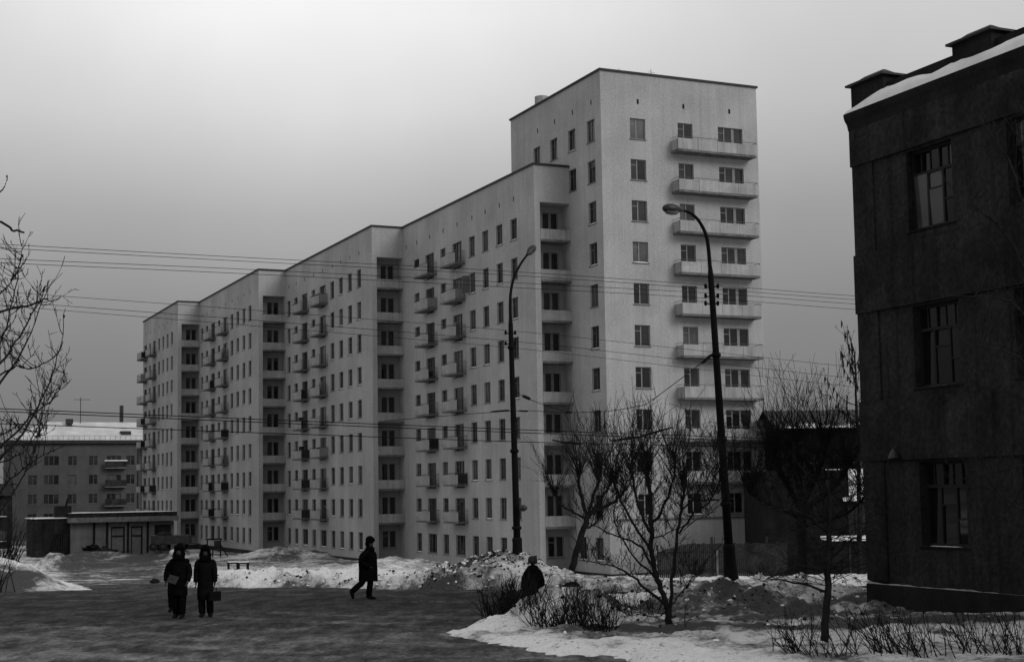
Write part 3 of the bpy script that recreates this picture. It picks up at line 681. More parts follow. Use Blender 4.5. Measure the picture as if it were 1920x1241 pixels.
def shed():
    p = at(132, 1036, 150); oz = -3.1; root = empty('brick_shed', (p.x, p.y, oz), GRID); tag(root, 'low flat-roofed brick shed with bare door frames and snow on top', 'shed')
    WX = 10.4; zt = 4.55
    wm = MB(); facade(wm, (0, 0, 0), (1, 0, 0), (0, -1, 0), 0, WX, 0, zt - 1.0, [(4.0, 5.4, 0, 3.1), (6.0, 7.2, 0, 3.1), (8.4, 10.1, 0, 3.2)], .35)
    wm.quad((0, 0, 0), (0, 7, 0), (0, 7, zt - 1), (0, 0, zt - 1)); wm.quad((WX, 0, 0), (WX, 7, 0), (WX, 7, zt - 1), (WX, 0, zt - 1)); wm.quad((0, 7, 0), (WX, 7, 0), (WX, 7, zt - 1), (0, 7, zt - 1)); wm.build('wall', m_shed, root)
    for x0, x1 in ((4.0, 5.4), (6.0, 7.2)):
        d = MB(); d.box(x0, x0 + .12, .12, .24, 0, 3.1).box(x1 - .12, x1, .12, .24, 0, 3.1).box(x0 + .12, x1 - .12, .12, .24, 2.98, 3.1).box(x0 + .12, x1 - .12, .13, .23, 2.1, 2.2); fr = d.build('door_frame', m_oldwood, root)
        MB().box(x0 + .12, x1 - .12, .26, .30, 0, 3.0).build('door_infill', m_shed, fr)
    for x in (2.2, 3.5, 5.6, 7.6): MB().box(x, x + .2, -.12, 0, 0, zt - 1.0).build('timber_post', m_oldwood, root)
    MB().box(8.4, 10.1, .36, .40, 0, 3.2).build('gate', m_board, root)
    MB().box(-.3, WX + .3, -.9, 7.2, zt - .95, zt - .45).build('canopy', m_conc, root)
    MB().box(-.2, WX + .2, -.6, 7.1, zt - .45, zt).build('fascia', m_kwall, root)
    s = MB()
    for i in range(40):
        x = -.2 + i * (WX + .4) / 40; s.box(x + .003, x + (WX + .4) / 40 - .003, -.62, 7, zt + .003, zt + .006 + .08 * max(0.0, -.35 + float(fbm(np.array(x * .9), np.array(1.), 4))))
    s.build('roof_snow', m_snowcap, root)
    MB().box(-1.4, .2, 1.0, 2.2, zt - .4, zt + .75).build('roof_box', m_kdark, root)
    MB().tube([(-.3, 1.5, zt + .7), (-.15, 1.5, zt + 1.4), (.15, 1.5, zt + 1.7)], .12, 6).build('stove_pipe', m_kdark, root)
    MB().box(-3.6, -.02, .6, 6, 0, zt - .5).build('side_wing', m_kwall, root)
    MB().box(-3.8, -.05, .4, 6.1, zt - .5, zt - .42).build('side_wing_snow', m_snowcap, root)
    for i in range(5): MB().tube([(-1.9 + i * .28, -.9, 0), (-1.4 + i * .2, .55, 2.5 + .1 * i)], .07, 4).build('leaning_plank', m_oldwood, root)
    for i, (px, py, r) in enumerate(((170, 1040, .28), (198, 1041, .40), (228, 1039, .26))):
        q = at(px, py, 146); z = ground_z(q.x, q.y); b = MB(); b.ball((q.x, q.y, z), r * 2.2, r * 1.2, r, 10, 6)
        for k, v in enumerate(b.v): b.v[k] = (v[0] + rnd.uniform(-.5, .5), v[1] + rnd.uniform(-.3, .3), v[2] + rnd.uniform(-.25, .35))
        tag(b.build('debris_heap', m_kdark), ['dark rubble heap, left of three before the shed', 'dark rubble heap, middle and largest before the shed', 'dark rubble heap, right of three before the shed'][i], 'rubble', 'rubble heaps before the shed')
shed()
def old_houses():
    p = at(1472, 1040, 95); oz = -2.9; root = empty('timber_house', (p.x, p.y, oz), 0); tag(root, 'dark two-storey timber house with snowy roof behind the trees', 'house')
    MB().box(0, 16, 0, 9, 0, 9.6).build('wall', m_oldwood, root)
    r = MB(); r.quad((-.4, -.5, 9.55), (16.4, -.5, 9.55), (16.4, 4.5, 11.0), (-.4, 4.5, 11.0)); r.quad((-.4, 4.5, 11.0), (16.4, 4.5, 11.0), (16.4, 9.5, 9.55), (-.4, 9.5, 9.55)); r.poly([(0, 0, 9.6), (0, 9, 9.6), (0, 4.5, 10.9)]); r.build('roof', m_flash, root)
    for i in range(16): MB().box(.2 + i * 1.02, 1.1 + i * 1.02, -.45, .4, 9.62, 9.70 + .22 * rnd.random()).build('roof_snow', m_snowcap, root)
    for x in (2.0, 5.0, 8.0):
        for z in (2.0, 6.0): add_window(root, 'far_small', (x, -.02, z), 0, 'dark', .2)
    q0, q1 = at(1443, 1040, 86), at(1590, 880, 86); MB().box(q0.x - p.x, q1.x - p.x, q0.y - p.y, -.02, 0, q1.z + 2.9).build('front_wing', m_oldwood, root)
    p = at(1592, 1040, 86); r2 = empty('lean_to', (p.x, p.y, -2.9), 0); tag(r2, 'dark low outbuilding under a sloping snow roof behind the fence', 'shed')
    MB().box(0, 14, 0, 4.2, 0, 5.05).build('wall', m_oldwood, r2)
    q = MB(); q.quad((-.3, -.4, 5.06), (14.3, -.4, 5.06), (14.3, 4.3, 6.9), (-.3, 4.3, 6.9)); q.quad((-.3, -.4, 5.0), (14.3, -.4, 5.0), (14.3, -.4, 5.06), (-.3, -.4, 5.06)); q.build('roof', m_snowcap, r2)
    q = MB(); q.poly([(.01, 0, 5.05), (.01, 4.2, 5.05), (.01, 4.2, 6.7)]); q.build('gable', m_oldwood, r2)
    for i in range(34): MB().box(.02 + i * .41, .39 + i * .41, -.04 - .012 * (i % 3), 0, .1, 4.98).build('board', m_board, r2)
    p = at(1562, 1075, 80); r3 = empty('woodshed', (p.x, p.y, -1.75), 0); tag(r3, 'small dark woodshed with snow on its flat roof beside dark house', 'shed')
    MB().box(0, 6, 0, 2.4, 0, 1.78).build('wall', m_oldwood, r3)
    MB().box(-.1, 6.1, -.1, 2.5, 1.78, 1.98).build('roof_snow', m_snowcap, r3)
    for x in (.9, 2.4): MB().box(x, x + .09, -.05, 0, 0, 1.7).build('post', m_board, r3)
old_houses()
def fence():
    a, b = at(1233, 1080, 78), at(1478, 1080, 78); n = 66
    root = empty('board_fence', (a.x, a.y, -1.75), math.atan2(b.y - a.y, b.x - a.x)); tag(root, 'weathered vertical-board fence below the tower, behind the lamp post', 'fence')
    Lf = (b - a).length; w = Lf / n
    top = lambda s: np.interp(s, [0, 1.2, 1.8, Lf], [1.45, 1.78, 1.84, 1.80])
    for i in range(n):
        h = float(top(i * w)) + rnd.uniform(-.03, .03); y = rnd.uniform(-.012, .012)
        MB().box(i * w + .006, (i + 1) * w - .006, y - .012, y + .012, -.4, h).build('board', m_board, root)
    for z in (.4, 1.35): MB().box(0, Lf, .03, .09, z, z + .09).build('rail', m_board, root)
    for s in (.02, 2.9, 5.8): MB().box(s - .06, s + .06, .03, .15, -.4, float(top(s)) + .35).build('post', m_board, root)
    MB().box(-.12, 0, -.03, .05, -.4, 1.5).build('end_post', m_panel, root)
    MB().box(3.10, 3.20, -.06, -.02, -.3, 1.5).build('pale_batten', m_sill, root)
fence()

# ------------------------------------------------------------------ street lamps and wires
def lamp_post(label, base, joint, top_pts, head_dir, bands, r0=.135):
    root = empty('street_lamp', base); tag(root, label, 'street lamp', 'lamp posts on the far kerb')
    B = Vector(base); rel = lambda p: Vector(p) - B
    J = rel(joint)
    def along(z): return (J.x * z / J.z, J.y * z / J.z, z)
    MB().loft([(0, 0, -.5, r0 * 1.75, r0 * 1.75), (0, 0, .12, r0 * 1.75, r0 * 1.75), (*along(.18)[:2], .18, r0 * 1.6, r0 * 1.6), (*along(.9)[:2], .9, r0 * 1.3, r0 * 1.3), (*along(1.0)[:2], 1.0, r0 * 1.45, r0 * 1.45), (*along(1.1)[:2], 1.1, r0 * 1.15, r0 * 1.15)], 12).build('base', m_iron, root, True)
    zs = [1.0, 3.0, 5.0, 7.0, J.z - .3, J.z]
    MB().tube([along(z) for z in zs], [r0, r0 * .92, r0 * .84, r0 * .76, r0 * .66, r0 * .45], 12).build('pole', m_iron, root, True)
    for z in bands:
        c = MB(); r = r0 * 1.15 - .012 * z * .4; c.loft([(*along(z)[:2], z - .07, r, r), (*along(z)[:2], z - .03, r * 1.25, r * 1.25), (*along(z)[:2], z + .03, r * 1.25, r * 1.25), (*along(z)[:2], z + .07, r, r)], 12); c.build('collar', m_iron, root, True)
    pts = [J + Vector((0, 0, -.1))] + [rel(p) for p in top_pts]
    # smooth the arm
    P = [pts[0]]
    for i in range(len(pts) - 1):
        p0, p1, p2, p3 = pts[max(i-1, 0)], pts[i], pts[i+1], pts[min(i+2, len(pts)-1)]
        for k in range(1, 7):
            t = k / 6; P.append(.5 * ((2 * p1) + (p2 - p0) * t + (2 * p0 - 5 * p1 + 4 * p2 - p3) * t * t + (3 * p1 - p0 - 3 * p2 + p3) * t ** 3))
    n = len(P); MB().tube(P, [.062 - .022 * i / n for i in range(n)], 8).build('arm', m_iron, root, True)
    h = MB(); d = Vector(head_dir).normalized(); s = [(-.05, .05), (.06, .07), (.18, .13), (.36, .165), (.52, .15), (.64, .09), (.68, .03)]
    h.tube([P[-1] + d * a for a, _ in s], [b for _, b in s], 12); head = h.build('lamp_head', m_lamp, root, True)
    g = MB(); s = [(.14, .07), (.22, .12), (.38, .14), (.54, .12), (.60, .05)]
    g.tube([P[-1] + d * a + Vector((0, 0, -.055)) for a, _ in s], [b for _, b in s], 12); g.build('lamp_glass', m_lampglass, head, True)
    return root
YR = 45.0; bR = at(1371, 1088, YR)
lampR = lamp_post('tall lamp post leaning left before the tower balconies, arm over the road', bR, at(1331.5, 500, YR), [at(1326, 450, YR - .1), at(1314, 420, YR - .2), at(1298, 402, YR - .4), at(1279, 394, YR - .6)], (at(1252, 391, YR - .8) - at(1279, 394, YR - .6)), [2.3, 4.25, 6.85])
YL = 56.0; bL = at(971, 1062, YL)
lampL = lamp_post('upright lamp post rising behind the dirty snow heap, arm bent to the right', bL, at(957, 595, YL), [at(957, 555, YL + .2), at(963, 523, YL + .4), at(975, 497, YL + .7), at(989, 477, YL + 1.0)], (at(1006, 457, YL + 1.6) - at(989, 477, YL + 1.0)), [1.45, 4.35, 8.3])
c = MB(); q = at(981, 952, YL - .3) - bL; c.ball(q, .16, .16, .13, 12, 8); c.tube([q, at(970, 952, YL) - bL], .03, 6); c.build('loudspeaker', m_lamp, lampL, True)
for zpx in (625, 645):
    q0, q1 = at(948, zpx, YL) - bL, at(966, zpx, YL) - bL; b = MB(); b.tube([q0, q1], .025, 5)
    for q in (q0, q1): b.loft([(q.x, q.y, q.z - .05, .04, .04), (q.x, q.y, q.z + .03, .05, .05), (q.x, q.y, q.z + .11, .03, .03)], 8)
    b.build('insulator_bracket', m_iron, lampL)
for zpx in (538, 556, 570):
    q0, q1 = at(1323, zpx, YR) - bR, at(1346, zpx, YR) - bR; b = MB(); b.tube([q0, q1], .022, 5)
    for q in (q0, q1): b.loft([(q.x, q.y, q.z - .05, .035, .035), (q.x, q.y, q.z + .03, .05, .05), (q.x, q.y, q.z + .1, .03, .03)], 8)
    b.build('insulator_bracket', m_iron, lampR)
b = MB(); q = at(1336, 938, YR) - bR
for k in range(3): b.tube([q + Vector((-.55 + .16 * k, 0, .0)), q + Vector((-.55 + .16 * k, -.05, .14)), q + Vector((-.42 + .16 * k, -.05, .2))], .02, 5)
b.tube([q + Vector((-.6, 0, 0)), q + Vector((.2, 0, .02))], .025, 5); b.build('cable_hook', m_iron, lampR)

def wire(label, pts, r=.011, group='overhead wires', name='overhead_wire', cat='wire', thick=()):
    P = [at(*p) for p in pts]; Q = []
    for i in range(len(P) - 1):
        p0, p1, p2, p3 = P[max(i-1, 0)], P[i], P[i+1], P[min(i+2, len(P)-1)]
        for k in range(8):
            t = k / 8; Q.append(.5 * ((2 * p1) + (p2 - p0) * t + (2 * p0 - 5 * p1 + 4 * p2 - p3) * t * t + (3 * p1 - p0 - 3 * p2 + p3) * t ** 3))
    Q.append(P[-1]); o0 = Q[0].copy()
    b = MB(); b.tube([q - o0 for q in Q], r, 5)
    o = b.build(name, m_iron); o.location = o0; tag(o, label, cat, group)
    for p, q, rr in thick:
        x = MB(); a, c = at(*p) - o0, at(*q) - o0; m = (a + c) / 2
        x.tube([a, a * .7 + m * .3, m, c * .7 + m * .3, c], [rr * .5, rr, rr, rr, rr * .5], 8); x.build('insulator', m_iron, o)
    return o
def off(pts, d0, d1): n = len(pts) - 1; return [(x, y + d0 + (d1 - d0) * i / n, Y) for i, (x, y, Y) in enumerate(pts)]
w1 = [(-260, 443, 32.5), (0, 458, 35), (460, 483, 38.5), (940, 508, 42), (1333, 535, 45), (1620, 556, 48), (1900, 572, 52)]
wire('highest of the thin wires crossing the sky from the upper left', w1, .0075)
wire('second highest thin wire, just under the highest one', off(w1, 7, 7), .0075)
w2 = [(-260, 470, 32.5), (0, 485, 35), (460, 505, 38.5), (940, 529, 42), (1333, 550, 45), (1620, 571, 48), (1900, 585, 52)]
wire('third thin wire from the top, upper one of the second pair', w2, .0075)
wire('fourth thin wire from the top, lower one of the second pair', off(w2, 7, 11), .0075)
w3 = [(-260, 527, 45), (125, 556, 48), (480, 582, 51), (957, 620, 56), (1263, 652, 59), (1620, 690, 63), (1900, 715, 66)]
wire('faint thin wire at mid height passing the left lamp post', w3, .008)
wire('faint thin wire just below, meeting the left lamp post bracket', off(w3, 17, 22), .009)
wire('lowest faint thin wire crossing the middle of the blocks', off(w3, 24, 40), .008)
c1 = [(-260, 756, 43), (0, 766, 46), (460, 785, 50), (940, 804, 55), (1181, 813, 58), (1330, 818, 60), (1700, 832, 66)]
wire('upper dark contact wire stretched low across the blocks', c1, .016, 'trolley contact wires')
wire('middle dark contact wire stretched low across the blocks', off(c1, 5, 6), .016, 'trolley contact wires')
c3 = [(-260, 784, 43), (0, 794, 46), (480, 811, 50), (940, 827, 55), (1181, 833, 58), (1330, 836, 60), (1700, 846, 66)]
wire('lowest dark contact wire stretched across the blocks', c3, .015, 'trolley contact wires')
wire('span wire from the leaning lamp post to the trolley wires', [(1342, 659, 45), (1290, 700, 48), (1220, 752, 52), (1205, 760, 53)], .014, None, 'span_wire', 'wire', [((1334, 665, 45), (1316, 681, 46.5), .05)])
wire('slack span wire tied to the upright lamp post', [(1205, 760, 53), (1135, 771, 55), (1050, 773, 55.5), (967, 770, 56), (757, 786, 51), (720, 790, 50)], .012, None, 'span_wire', 'wire', [((955, 769, 56), (920, 772, 55.2), .035), ((972, 770, 56), (990, 771, 55.8), .03), ((1060, 773, 55.4), (1072, 773, 55.4), .04)])
wire('short stay wire dropping right from the upright lamp post', [(966, 733, 56), (985, 745, 55), (1015, 757, 53.5), (1055, 770, 52)], .012, None, 'span_wire', 'wire', [((980, 742, 55.3), (994, 748, 54.7), .06)])
wire('vertical hanger wire left of the wire crossing', [(1133, 771, 55), (1135, 828, 57)], .012, 'wire hangers', 'wire_hanger', 'wire', [((1134, 790, 55.6), (1134, 803, 56), .04)])
wire('vertical hanger wire at the end of the leaning span', [(1220, 752, 52), (1221, 776, 54), (1221, 808, 56)], .012, 'wire hangers', 'wire_hanger', 'wire')
wire('dark rod of the wire crossing slanting up to the right', [(1150, 826, 57), (1195, 820, 57), (1215, 814, 57), (1262, 801, 57)], .03, 'wire crossing rods', 'wire_crossing_rod', 'rod', [((1158, 824, 57), (1190, 821, 57), .05), ((1200, 818, 57), (1250, 804, 57), .045)])
wire('dark rod of the wire crossing left of the bare trees', [(1035, 825, 56), (1060, 829, 56), (1092, 832, 56)], .03, 'wire crossing rods', 'wire_crossing_rod', 'rod', [((1055, 829, 56), (1090, 832, 56), .05)])

# ------------------------------------------------------------------ trees
tr = random.Random(11)
def rv(s=1.0): return Vector((tr.gauss(0, s), tr.gauss(0, s), tr.gauss(0, s)))
def curve(pts, n=5):
    pts = [Vector(p) for p in pts]; Q = []
    for i in range(len(pts) - 1):
        p0, p1, p2, p3 = pts[max(i-1, 0)], pts[i], pts[i+1], pts[min(i+2, len(pts)-1)]
        for k in range(n):
            t = k / n; Q.append(.5 * ((2 * p1) + (p2 - p0) * t + (2 * p0 - 5 * p1 + 4 * p2 - p3) * t * t + (3 * p1 - p0 - 3 * p2 + p3) * t ** 3))
    Q.append(pts[-1]); return Q
def limb(mb, pts, r0, r1, sides=7, knob=0.0):
    Q = curve(pts); n = len(Q)
    R = [r0 + (r1 - r0) * (i / (n - 1)) ** .8 for i in range(n)]
    Q = [q + rv(.012) for q in Q]
    if knob:
        for i in range(max(0, n - 4), n): R[i] = max(R[i], knob * (.75 + .25 * math.sin(i * 2.1)))
    mb.tube(Q, R, sides); return Q
def sprout(mb, p, d, Ln, r, up=.25, wob=.10, kids=2, seg=6, sides=3, rmin=.0042):
    d = Vector(d).normalized(); p = Vector(p); pts = [p.copy()]; dirs = [d.copy()]
    for i in range(seg):
        d = (d + Vector((0, 0, up / seg * 2)) + rv(wob)).normalized(); p = p + d * (Ln / seg); pts.append(p.copy()); dirs.append(d.copy())
    mb.tube(pts, [max(rmin, r * (1 - .8 * i / seg)) for i in range(seg + 1)], sides, False)
    for k in range(kids):
        i = tr.randint(1, seg - 1); q = (dirs[i] + rv(.45)).normalized()
        sprout(mb, pts[i], q, Ln * tr.uniform(.25, .5), r * .6, up, wob * 1.2, max(0, kids - 2), max(3, seg - 2), sides, rmin)
    return pts
def tree(name, label, base, group=None):
    o = empty(name, base); tag(o, label, 'tree', group); return o
def finish(root, trunk, crown):
    B = root.location
    for mb, nm, mt, sm in ((trunk, 'trunk', m_bark, True), (crown, 'crown', m_twig, False)):
        mb.v = [(v[0] - B.x, v[1] - B.y, v[2] - B.z) for v in mb.v]; mb.build(nm, mt, root, sm)
def P3(px, py, Y): return at(px, py, Y)
def knob_shoots(cr, p, n, L0, L1, spread=.55, r=.012, lean=(0, 0, 1), kids=1, up=.35):
    for k in range(n):
        d = Vector(lean) + Vector((tr.gauss(0, spread), tr.gauss(0, spread), tr.uniform(-.1, .5)))
        sprout(cr, Vector(p) + rv(.05), d, tr.uniform(L0, L1), r * tr.uniform(.7, 1.2), up, .07, kids)

# leaning pollard in front of the first block's corner
Y = 51.0; g = at(1072, 1078, Y); T = tree('pollard_tree', 'leaning pollarded tree with knobby crown before the block corner', g, 'bare street trees'); tk, cw = MB(), MB()
limb(tk, [P3(1068, 1090, Y), P3(1078, 1045, Y), P3(1092, 998, Y), P3(1104, 962, Y)], .125, .10, 9)
for pts, r0, r1 in [([(1101, 972), (1075, 960), (1052, 946), (1040, 925)], .07, .04), ([(1100, 965), (1090, 930), (1084, 905), (1086, 888)], .10, .08), ([(1104, 962), (1112, 930), (1122, 905), (1120, 885)], .10, .08), ([(1106, 964), (1135, 950), (1155, 938), (1172, 918)], .11, .08), ([(1108, 960), (1130, 930), (1146, 905)], .08, .06), ([(1095, 990), (1110, 985), (1122, 975)], .06, .05)]:
    dy = tr.uniform(-.8, .8); n = len(pts) - 1
    Q = limb(tk, [P3(x, y, Y + dy * i / n) for i, (x, y) in enumerate(pts)], r0 * .62, r1 * .6, 7, r1 * .85)
    for q in Q[len(Q)//3::2]: knob_shoots(cw, q, 3, .3, 1.0, .8, .010, kids=2)
    knob_shoots(cw, Q[-1], 30, .7, 2.4, .62, .013, kids=3, up=.15)
knob_shoots(cw, P3(1085, 890, Y), 16, 1.2, 2.8, .5, .014, kids=2, up=.1); knob_shoots(cw, P3(1125, 900, Y), 16, 1.2, 2.8, .55, .014, kids=2, up=.1)
finish(T, tk, cw)

# young forked tree on the island
Y = 30.5; g = at(1257, 1192, Y); T = tree('forked_tree', 'low forked tree with wide spreading limbs on the snowy island', g, 'bare street trees'); tk, cw = MB(), MB()
limb(tk, [P3(1257, 1205, Y), P3(1256, 1170, Y), P3(1252, 1138, Y)], .078, .072, 9)
ST = [([(1252, 1142), (1236, 1095), (1224, 1050), (1221, 990), (1219, 930), (1212, 882)], .085, .06, .0, .10), ([(1256, 1142), (1262, 1085), (1270, 1010), (1278, 945), (1284, 905)], .06, .04, -.4, .08),
      ([(1246, 1132), (1205, 1098), (1175, 1072), (1140, 1058), (1100, 1052)], .05, .014, -.9, 0), ([(1228, 1068), (1195, 1020), (1150, 1002), (1100, 978)], .045, .014, -.6, 0), ([(1224, 1040), (1190, 985), (1165, 940), (1150, 900)], .05, .03, .7, .06),
      ([(1232, 1085), (1195, 1050), (1160, 1000), (1148, 960)], .04, .015, .8, 0), ([(1258, 1135), (1280, 1108), (1294, 1090), (1300, 1078)], .025, .01, -.3, 0), ([(1250, 1146), (1230, 1156), (1205, 1152), (1180, 1153)], .018, .008, -.5, 0),
      ([(1221, 985), (1245, 950), (1262, 900), (1266, 862)], .05, .03, .5, .06), ([(1220, 1000), (1200, 955), (1188, 910), (1182, 870)], .05, .03, -.5, .07), ([(1272, 1000), (1300, 965), (1330, 940), (1352, 900)], .035, .02, .3, .04), ([(1276, 960), (1310, 920), (1335, 880), (1350, 840)], .03, .016, -.3, 0), ([(1221, 1010), (1250, 1000), (1285, 985), (1330, 965)], .022, .01, -.6, 0)]
for pts, r0, r1, dy, kb in ST:
    n = len(pts) - 1; Q = limb(tk, [P3(x, y, Y + dy * i / n) for i, (x, y) in enumerate(pts)], r0 * .72, r1 * .66, 6, kb * .5)
    for q in Q[len(Q)//4:]:
        knob_shoots(cw, q, 2, .25, .85, .8, .0065, (0, 0, .5), 3)
    if kb: knob_shoots(cw, Q[-1], 26, .5, 1.7, .66, .009, kids=2, up=.12); knob_shoots(cw, Q[-4], 12, .5, 1.4, .75, .009, kids=2, up=.15); knob_shoots(cw, Q[-7], 8, .5, 1.2, .8, .0085, kids=2, up=.15)
    else: knob_shoots(cw, Q[-1], 8, .3, .8, .6, .007, (tr.uniform(-.6, .4), 0, .4), 3)
knob_shoots(cw, P3(1212, 885, Y), 20, 1.0, 1.8, .42, .0095, kids=1, up=.1); knob_shoots(cw, P3(1284, 905, Y), 14, .8, 1.6, .55, .009, kids=1, up=.1); knob_shoots(cw, P3(1182, 875, Y), 10, .7, 1.4, .6, .009, kids=1, up=.1)
finish(T, tk, cw)

# pollard on the right, before the timber house
Y = 41.0; g = at(1504, 1118, Y); T = tree('pollard_tree', 'dense pollarded tree with upswept shoots left of the dark house', g, 'bare street trees'); tk, cw = MB(), MB()
limb(tk, [P3(1503, 1130, Y), P3(1504, 1070, Y), P3(1502, 1000, Y), P3(1503, 945, Y)], .17, .13, 9)
LB = [([(1503, 955), (1480, 915), (1462, 885), (1450, 850)], .10, .07), ([(1503, 945), (1496, 900), (1490, 860), (1492, 825)], .11, .08), ([(1504, 945), (1525, 900), (1540, 865), (1548, 830)], .10, .07), ([(1505, 960), (1540, 930), (1570, 905), (1590, 870)], .09, .06), ([(1500, 970), (1465, 955), (1435, 945), (1405, 920)], .07, .04), ([(1505, 985), (1550, 975), (1590, 960), (1625, 930)], .06, .03)]
for pts, r0, r1 in LB:
    dy = tr.uniform(-1, 1); n = len(pts) - 1; Q = limb(tk, [P3(x, y, Y + dy * i / n) for i, (x, y) in enumerate(pts)], r0, r1, 7, r1 * 1.3)
    for q in Q[len(Q)//4::1]: knob_shoots(cw, q, 4, .4, 1.5, .85, .011, kids=3, up=.2)
    knob_shoots(cw, Q[-1], 40, .7, 2.5, .60, .0125, kids=2, up=.12)
for k in range(80):                                   # long arching shoots
    d = Vector((tr.uniform(-1, 1), tr.uniform(-.6, .6), tr.uniform(.3, 1))); sprout(cw, P3(tr.uniform(1460, 1560), tr.uniform(840, 940), Y), d, tr.uniform(1.4, 2.6), .013, -.35, .07, 3, 9)
finish(T, tk, cw)

# slim tree at the bottom right
Y = 27.0; g = at(1545, 1225, Y); T = tree('slim_tree', 'slim dark tree with fine level branches near the bottom right', g, 'bare street trees'); tk, cw = MB(), MB()
limb(tk, [P3(1544, 1238, Y), P3(1549, 1150, Y), P3(1553, 1060, Y), P3(1556, 985, Y), P3(1552, 900, Y)], .085, .035, 8)
for k in range(70):
    t = tr.uniform(.2, 1); x, y = 1548 + 8 * t, 1150 - 240 * t; sgn = tr.choice((-1, 1))
    Q = sprout(cw, P3(x, y, Y), (sgn * tr.uniform(.5, 1), tr.uniform(-.6, .6), tr.uniform(-.25, .6)), tr.uniform(.5, 1.35), .010, .12, .12, 4, 8)
for pts in ([(1552, 1075), (1500, 1060), (1460, 1075), (1430, 1090)], [(1553, 1050), (1600, 1010), (1632, 1000)], [(1555, 1000), (1500, 960), (1460, 955), (1420, 940)], [(1550, 1110), (1490, 1090), (1445, 1085)]):
    Q = limb(tk, [P3(x, y, Y - .3 * i) for i, (x, y) in enumerate(pts)], .03, .01, 5)
    for q in Q[3:]: knob_shoots(cw, q, 2, .15, .5, .7, .006, (0, 0, .2), 2)
finish(T, tk, cw)

# ash tree with hanging seed clusters beyond the dark house
Y = 58.0; g = at(1612, 1090, Y); g.z = ground_z(g.x, g.y); T = tree('ash_tree', 'thin tree with hanging seed clusters against the dark house edge', g, 'bare street trees'); tk, cw = MB(), MB()
limb(tk, [g - Vector((0, 0, .3)), P3(1612, 980, Y), P3(1609, 860, Y), P3(1606, 760, Y), P3(1602, 660, Y)], .13, .03, 7)
for k in range(26):
    t = tr.uniform(.45, 1); x, y = 1610 - 7 * t, 1000 - 340 * t
    Q = sprout(cw, P3(x, y, Y), (tr.uniform(-1, .7), tr.uniform(-.7, .7), tr.uniform(.1, .9)), tr.uniform(.8, 2.0), .022, .4, .12, 3, 7, 3, .007)
    for q in Q[2:]:
        if tr.random() < .5:
            L_ = tr.uniform(.18, .4); cw.tube([q, q + Vector((.02, 0, -L_ * .4)), q + Vector((.0, .02, -L_))], [.01, .05, .015], 4, False)
finish(T, tk, cw)

# near tree outside the right edge, branches before the dark house
g = at(2010, 1260, 21.0); g.z = ground_z(g.x, g.y); T = tree('street_tree', 'near bare tree reaching fine branches in from the right edge', g, 'bare street trees'); tk, cw = MB(), MB(); Y = 21.0
limb(tk, [g - Vector((0, 0, .2)), P3(2005, 1000, Y), P3(2000, 700, Y), P3(1995, 400, Y), P3(1990, 150, Y)], .15, .05, 8)
for pts in ([(2000, 760), (1940, 690), (1890, 660), (1835, 650)], [(2000, 620), (1930, 520), (1880, 430), (1815, 380)], [(1998, 520), (1930, 400), (1890, 300), (1850, 240)], [(2002, 900), (1940, 870), (1880, 880), (1800, 900)], [(1998, 420), (1950, 330), (1930, 250), (1905, 180)], [(2003, 980), (1930, 960), (1880, 930), (1850, 890)], [(2000, 700), (1930, 600), (1880, 560), (1790, 555)]):
    dy = tr.uniform(-1, 1); Q = limb(tk, [P3(x, y, Y + dy * i / 3) for i, (x, y) in enumerate(pts)], .035, .006, 5)
    for q in Q[2:]: knob_shoots(cw, q, 2, .25, .7, .6, .007, (-.3, 0, .3), 3)
finish(T, tk, cw)

# near tree at the left edge
g = at(-150, 1230, 24.0); g.z = ground_z(g.x, g.y); T = tree('street_tree', 'near bare tree with upcurved branches at the left edge', g, 'bare street trees'); tk, cw = MB(), MB(); Y = 24.0
limb(tk, [g - Vector((0, 0, .2)), P3(-148, 1050, Y), P3(-140, 850, Y), P3(-128, 600, Y), P3(-115, 420, Y)], .17, .06, 9)
LB = [([(-140, 1000), (-70, 930), (0, 860), (50, 800), (92, 720), (118, 640)], .05, .010), ([(-140, 960), (-60, 900), (10, 830), (70, 770), (105, 740), (125, 700)], .04, .008), ([(-140, 900), (-60, 800), (0, 720), (50, 640), (80, 560)], .05, .010),
      ([(-140, 860), (-70, 760), (-10, 690), (30, 640), (60, 590), (85, 540)], .045, .012), ([(-135, 760), (-60, 640), (0, 585), (50, 575), (88, 560)], .045, .020), ([(-130, 640), (-50, 440), (-5, 415), (22, 430), (45, 437)], .04, .024), ([(-130, 620), (-60, 420), (-20, 380), (8, 350), (12, 330)], .03, .010),
      ([(-140, 1050), (-60, 1000), (20, 900), (70, 860), (120, 835)], .03, .007), ([(-138, 820), (-60, 700), (0, 640), (20, 580), (38, 490), (42, 458)], .035, .007), ([(-140, 1100), (-60, 1060), (0, 960), (40, 900), (62, 850), (80, 790)], .03, .007), ([(-138, 700), (-60, 600), (-10, 560), (20, 530), (30, 515)], .03, .01), ([(-135, 800), (-50, 740), (20, 690), (60, 690), (110, 660), (122, 580)], .03, .007), ([(-140, 880), (-50, 850), (30, 800), (70, 820), (90, 800)], .025, .006), ([(-140, 930), (-40, 880), (40, 850), (70, 800), (85, 740)], .03, .007)]
